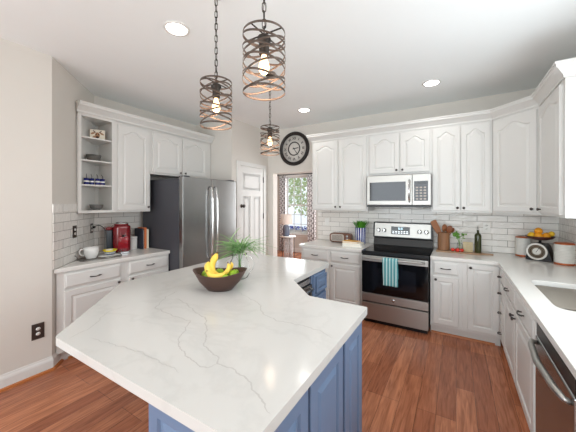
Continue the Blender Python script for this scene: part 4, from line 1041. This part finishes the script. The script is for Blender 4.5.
for i in range(150):
    a = random.uniform(0, 2*PI); r = random.uniform(0, .062); p = Vector((r*math.cos(a), r*math.sin(a), 0)); a2 = a+random.uniform(-.5, .5)
    out = Vector((math.cos(a2), math.sin(a2), 0))*random.uniform(.1, .9); L = random.uniform(.08, .14)
    wv = Vector((-math.sin(a2), math.cos(a2), 0))*.0065; d = (out*.8+Vector((0, 0, 1))).normalized()
    vs = []
    for u, sc in ((0, .5), (.4, 1), (.75, .8), (1, .1)):
        q_ = p+d*L*u+out*.03*u*u; vs += [q_+wv*sc, q_-wv*sc]
    lf.add(vs, [(0, 1, 3, 2), (2, 3, 5, 4), (4, 5, 7, 6)])
o = lf.build('leaves', 'grass', t); o['kind'] = 'stuff'

# ------------------------------------------------------------------ items right of the range
t = thing('serving_board', 'long wooden serving board under the oil bottle and tomatoes', 'board', (.05, 4.11, CT), math.radians(-3))
P = soften([(-.27, -.09), (.2, -.085), (.24, -.03), (.33, -.022), (.33, .022), (.24, .03), (.2, .085), (-.27, .09)], .015, 4)
MB().poly(P, 0, .016).build('board', 'boardwood', t, .003)
BZ = CT+.017
t = thing('utensil_crock', 'ribbed wooden crock for utensils right of the range', 'crock', (-.14, 4.13, BZ))
MB().lathe([(0, 0), (.066, 0), (.07, .006), (.068, .22), (.07, .226), (.062, .226), (.06, .02), (0, .02)], 16, smooth=False).build('staves', 'crock', t)
def utensil(name, label, base, tip, head, m, hw, hl, rz=0):
    b0, t0 = Vector(base), Vector(tip); t = thing(name, label, 'utensil', base, 0, 'wooden utensils in the crock')
    d = (t0-b0); L = d.length; d.normalize()
    X = d.to_track_quat('Z', 'Y').to_matrix().to_4x4() @ Matrix.Rotation(rz+PI/2, 4, 'Z')
    h = MB().tube([(0, 0, 0), (0, 0, L-hl*.8)], [.007, .006], 8); h.xf(X); h.build('shaft', m, t)
    hd = MB()
    if head == 'paddle':
        hd.poly(soften([(-hw*.55, L-hl), (hw*.55, L-hl), (hw, L-hl*.7), (hw, L), (-hw, L), (-hw, L-hl*.7)], hw*.35, 4), -.006, .006); hd.v = [(v[0], v[2], v[1]) for v in hd.v]
    else:
        s_ = len(hd.v); hd.ball((0, 0, 0), 1, 18); hd.v = [(v[0]*hw, v[1]*.014-.008*(1-v[0]**2), L-hl/2+v[2]*hl/2) for v in hd.v]
    hd.xf(X); hd.build('head', m, t, .002 if head == 'paddle' else 0)
cz = BZ+.022
utensil('wooden_turner', 'broad wooden turner leaning left out of the crock', (-.102, 4.13, cz), (-.262, 4.10, BZ+.375), 'paddle', 'wood', .038, .19, .2)
utensil('wooden_spoon', 'dark wooden spoon with deep bowl leaning right', (-.175, 4.125, cz), (-.055, 4.09, BZ+.315), 'spoon', 'wooddark', .036, .10, .3)
utensil('wooden_spoon', 'reddish wooden spoon upright in the middle of the crock', (-.15, 4.15, cz), (-.125, 4.16, BZ+.33), 'spoon', 'wood', .034, .10, 0)
utensil('wooden_spoon', 'small wooden scoop drooping furthest right over the crock rim', (-.18, 4.14, cz), (-.02, 4.13, BZ+.285), 'spoon', 'wooddark', .026, .075, .9)
TL = ['tomato at the left of the cluster on the board', 'tomato in the middle of the cluster on the board', 'tomato at the right of the cluster on the board', 'tomato at the front of the cluster on the board']
tm = None
for i, (x, y) in enumerate(((-.035, 4.07), (.018, 4.095), (.06, 4.065), (.012, 4.045))):
    if tm is None:
        tm = thing('tomato', TL[i], 'tomato', (x, y, BZ), 0, 'tomatoes on the serving board')
        MB().lathe([(0, .002)]+[(.0235*math.sin(PI*j/10)**.8, .021-.02*math.cos(PI*j/10)) for j in range(1, 10)]+[(0, .038)], 18).build('flesh', 'tomato', tm)
        q = MB()
        for j in range(5): a = 2*PI*j/5; q.add([(0, 0, .0395), (.012*math.cos(a), .012*math.sin(a), .041), (.005*math.cos(a+.6), .005*math.sin(a+.6), .04)], [(0, 1, 2)])
        q.build('calyx', 'herb', tm)
    else: dup(tm, (x, y, BZ), TL[i], i*1.0)
t = thing('herb_jar', 'small clear glass jar holding herbs behind the tomatoes', 'jar', (.04, 4.15, BZ))
MB().lathe([(0, 0), (.026, 0), (.03, .004), (.03, .075), (.024, .09), (.026, .1), (.0245, .1), (.0225, .09), (.0285, .073), (.028, .006), (0, .004)], 24).build('vessel', 'thinglass', t)
t = thing('herb_sprig', 'bright green leafy herb sprig standing in the small jar', 'plant', (.04, 4.15, BZ+.006))
sp = MB(); lf = MB()
for s in range(6):
    a = random.uniform(-1, 1); tip = Vector((.06*a-.005, random.uniform(-.03, .03), .215-.02*abs(a)))
    P = smooth([(0, 0, 0), (tip.x*.15, 0, .09), tip], 5); sp.tube(P, .0016, 5)
    for q_ in range(9):
        c = tip+Vector((random.uniform(-.03, .03), random.uniform(-.025, .025), random.uniform(-.045, .02))); u = Vector((random.uniform(-1, 1), random.uniform(-1, 1), random.uniform(-.5, .8))).normalized()
        w_ = u.cross(Vector((.2, .9, .3))).normalized()*.011; L = u*.017
        lf.add([c-L, c-L*.2+w_, c+L, c-L*.2-w_], [(0, 1, 2, 3)])
sp.build('stems', 'herb', t); o = lf.build('leaves', 'herb', t); o['kind'] = 'stuff'
t = thing('napkin_rack', 'small pale wooden slatted rack between herbs and oil bottle', 'rack', (.125, 4.15, BZ))
MB().box(-.052, -.03, 0, .052, .03, .01).build('base', 'palewood', t, .002)
for y in (-.024, .02):
    q = MB()
    for i in range(7): q.box(-.05+i*.0148, y, .0102, -.039+i*.0148, y+.004, .11)
    q.box(-.052, y-.001, .1, .052, y+.005, .114); q.build('slatted_side', 'palewood', t)
t = thing('oil_bottle', 'tall dark olive oil bottle with pour spout on the board', 'bottle', (.228, 4.11, BZ))
MB().lathe([(0, 0), (.034, 0), (.036, .004), (.036, .205), (.031, .225), (.013, .24), (.012, .275), (0, .275)], 28).build('glass_body', 'oil', t)
MB().lathe([(0, .2755), (.014, .2755), (.014, .285), (.006, .29), (.0045, .325), (0, .326)], 18).build('pour_spout', 'chrome', t)
# canisters
def rcan(label, x, y, r, h):
    t = thing('ribbed_canister', label, 'canister', (x, y, CT), 0, 'white canisters by the fruit scale')
    pr_ = [(0, .0185), (r, .0185)]
    for i in range(12): z = .02+(h-.045)*i/12; dz = (h-.045)/12; pr_ += [(r, z), (r+.0022, z+dz*.3), (r+.0022, z+dz*.7), (r, z+dz)]
    pr_ += [(r, h-.02), (0, h-.02)]
    MB().lathe(pr_, 40).build('drum', 'canister', t)
    MB().lathe([(0, 0), (r+.003, 0), (r+.003, .018), (0, .018)], 40).build('base_ring', 'copperrim', t)
    MB().lathe([(0, h-.0195), (r+.003, h-.0195), (r+.003, h-.012), (r-.01, h-.004), (0, h)], 40).build('lid', 'copperrim', t)
rcan('white ribbed canister with copper rim on the left of the fruit scale', .675, 4.24, .070, .235)
rcan('larger white ribbed canister with copper base right of the fruit scale', .945, 3.882, .080, .225)
# scale
t = thing('kitchen_scale', 'black vintage kitchen scale with round dial between the canisters', 'scale', (.785, 4.03, CT), math.radians(-24))
xz(soften([(-.11, 0), (.11, 0), (.105, .03), (.075, .16), (.05, .185), (-.05, .185), (-.075, .16), (-.105, .03)], .012, 3), -.07, .08).build('housing', 'scaleblack', t, .006)
def disc(r0, r1, y0, y1, m_, nm_, par=t):
    q = MB().lathe([(r0, 0), (r1, 0), (r1, y1-y0), (r0, y1-y0)] + ([(r0, 0)] if r0 else []), 44)
    q.xf(Matrix.Translation((-.01, -y0-.07, .1)) @ Matrix.Rotation(PI/2, 4, 'X')); return q.build(nm_, m_, par)
disc(0, .086, .0005, .008, 'dialgold', 'dial'); disc(.072, .09, .0085, .014, 'canister', 'bezel'); disc(.05, .056, .0085, .0095, 'darkbrown', 'scale_marks'); disc(0, .036, .0085, .0115, 'canister', 'dial_centre')
q = MB().box(-.002, 0, -.01, .002, .001, .055); q.xf(Matrix.Translation((-.01, -.083, .1)) @ Matrix.Rotation(.5, 4, 'Y')); q.build('pointer', 'scaleblack', t)
MB().lathe([(.03, .1855), (.03, .19), (.012, .195), (.012, .215), (.035, .221)], 24).build('pan_support', 'scaleblack', t)
MB().lathe([(0, .2215), (.06, .2215), (.105, .238), (.128, .262), (.125, .264), (.102, .243), (.058, .226), (0, .226)], 40).build('pan', 'pan', t)
OR = [(-.068, -.014, .262, .036, 'lemon'), (.0, -.052, .262, .038, 'orange'), (.055, -.015, .262, .036, 'orange'), (-.032, .055, .262, .037, 'orange'), (.045, .055, .262, .036, 'lemon'), (-.012, -.002, .312, .037, 'orange'), (.088, .03, .287, .028, 'lemon')]
ON = ['yellow orange at the left edge of the scale pan', 'orange at the front of the scale pan', 'orange right of centre in the scale pan', 'orange at the back left of the scale pan', 'yellow orange at the back right of the scale pan', 'orange on top of the pile in the scale pan', 'small yellow orange on the right rim of the scale pan']
for (x, y, z, r, m_), lab in zip(OR, ON):
    ca, sa = math.cos(math.radians(-24)), math.sin(math.radians(-24))
    t = thing('orange', lab, 'fruit', (.785+x*ca-y*sa, 4.03+x*sa+y*ca, CT+z-r+.004), x*40, 'oranges on the scale')
    MB().ball((0, 0, r), r, 20).build('peel', m_, t); MB().lathe([(0, 2*r-.001), (.003, 2*r-.001), (.002, 2*r+.001), (0, 2*r+.001)], 8).build('navel', 'stem', t)

# ------------------------------------------------------------------ living room seen through the opening
def curtain(label, x0, x1, ph):
    n = 64; vs = []; fs = []
    for i in range(n+1):
        u = i/n; x = x0+(x1-x0)*u; y = .035*math.sin(u*2*PI*4+ph)
        for z, k in ((0, 1.15), (.8, 1), (1.6, .95), (2.36, .8)): vs.append((x-(x0+x1)/2, y*k, z))
    for i in range(n):
        for j in range(3): fs.append((i*4+j, (i+1)*4+j, (i+1)*4+j+1, i*4+j+1))
    o = MB().add(vs, fs, 0, True).build('curtain', 'curtain', loc=((x0+x1)/2, 7.46, .03))
    sm = o.modifiers.new('thickness', 'SOLIDIFY'); sm.thickness = .004
    return tag(o, label, 'curtain', 'curtains at the living room window')
curtain('trellis print curtain hanging at the left of the far window', -4.83, -4.58, 0)
curtain('trellis print curtain hanging at the right of the far window', -3.84, -3.56, 1)
t = thing('curtain_rod', 'black curtain rod over the far window', 'curtain rod', (-4.25, 7.46, 2.42))
MB().tube([(-.64, 0, 0), (.66, 0, 0)], .013, 10).build('rod', 'black', t)
for s in (-.66, .68): MB().ball((s, 0, 0), .032, 14).build('finial', 'black', t)
for s in (-.5, .5): MB().tube([(s, 0, 0), (s, .138, 0)], .008, 8).build('bracket', 'black', t)
t = thing('side_table', 'white lattice side table holding the lamp in the far room', 'table', (-3.98, 6.6, 0))
MB().lathe([(0, .60), (.21, .60), (.21, .622), (0, .622)], 40).build('table_top', 'white', t)
for i in range(4):
    a = PI/4+i*PI/2; MB().tube([(.17*math.cos(a), .17*math.sin(a), 0), (.17*math.cos(a), .17*math.sin(a), .5995)], .009, 8).build('leg', 'tray', t)
q = MB()
for i in range(16):
    a = 2*PI*i/16
    for s in (-1, 1): q.tube([(.12*math.cos(a+s*u*1.2), .12*math.sin(a+s*u*1.2), .03+.56*u) for u in (0, .25, .5, .75, 1)], .006, 5)
for z in (.02, .59): q.tube([(.12*math.cos(2*PI*i/20), .12*math.sin(2*PI*i/20), z) for i in range(20)], .008, 6, True)
q.build('lattice_drum', 'gtable', t)
t = thing('table_lamp', 'table lamp with pale drum shade and blue-grey base', 'lamp', (-4.05, 6.6, .6225))
MB().lathe([(0, 0), (.085, 0), (.095, .02), (.10, .15), (.09, .26), (.05, .3), (.015, .31), (.012, .36), (0, .36)], 28).build('base', 'lampbase', t)
MB().lathe([(.175, .33), (.15, .6), (.148, .6), (.173, .33), (.175, .33)], 36).build('lamp_shade', 'shade', t)
MB().ball((0, 0, .42), .035, 14).build('bulb', 'lamp', t)
t = thing('armchair', 'tan leather armchair partly behind the doorway edge', 'chair', (-4.75, 6.25, 0), math.radians(-70))
MB().box(-.33, -.33, .2, .33, .33, .42).build('seat', 'leather', t, .04, 3)
MB().box(-.33, .25, .4205, .33, .42, .9).build('backrest', 'leather', t, .05, 3)
for s in (-1, 1): MB().box(s*.331, -.33, .2, s*.43, .38, .62).build('armrest', 'leather', t, .04, 3)
for x in (-.3, .3):
    for y in (-.28, .3): MB().tube([(x, y, 0), (x, y, .2)], [.014, .02], 8).build('leg', 'wooddark', t)
# outdoors, beyond the far window
struct('ground', MB().box(-30, 7.9, -.25, 20, 40, -.15), 'outwhite')
def tree(label, x, y, h, r, sd):
    random.seed(sd); t = thing('garden_tree', label, 'tree', (x, y, -.15), 0, 'trees beyond the far window')
    MB().tube(smooth([(0, 0, 0), (.1, .05, h*.4), (0, .1, h*.8)], 4), [.12]*4+[.09]*5, 8).build('trunk', 'outtrunk', t)
    lf = MB()
    for i in range(1500):
        a = random.uniform(0, 2*PI); u = random.uniform(-1, 1); rr = r*random.uniform(.2, 1)**.5; s_ = math.sqrt(1-u*u)
        c = Vector((rr*s_*math.cos(a), rr*s_*math.sin(a), h*.75+rr*u*1.1)); d = Vector((random.uniform(-1, 1), random.uniform(-1, 1), random.uniform(-1, 1))).normalized()*.09
        w_ = d.cross(Vector((.3, .5, .8))).normalized()*.05; lf.add([c-d, c+w_, c+d, c-w_], [(0, 1, 2, 3)])
    o = lf.build('foliage', 'outleaf', t); o['kind'] = 'stuff'
tree('leafy pale green tree seen through the left panes of the far window', -9.6, 14.5, 3.6, 1.5, 3)
tree('leafy pale green tree seen through the right panes of the far window', -6.4, 12.6, 3.0, 1.2, 5)
t = thing('flower_box', 'box of blue flowers outside, across the bottom of the far window', 'flower box', (-4.4, 7.95, .5))
MB().box(-.45, -.1, 0, .45, .1, .16).build('box', 'trim', t, .004)
for k in (-.4, .4): MB().box(k-.03, -.1, -.65, k+.03, .1, -.0005).build('post', 'trim', t)
lf = MB()
for i in range(260):
    c = Vector((random.uniform(-.44, .44), random.uniform(-.1, .1), random.uniform(.14, .27))); d = Vector((random.uniform(-1, 1), random.uniform(-1, 1), random.uniform(-1, 1))).normalized()*.03
    w_ = d.cross(Vector((.3, .5, .8))).normalized()*.024; lf.add([c-d, c+w_, c+d, c-w_], [(0, 1, 2, 3)])
o = lf.build('flowers', 'outblue', t); o['kind'] = 'stuff'
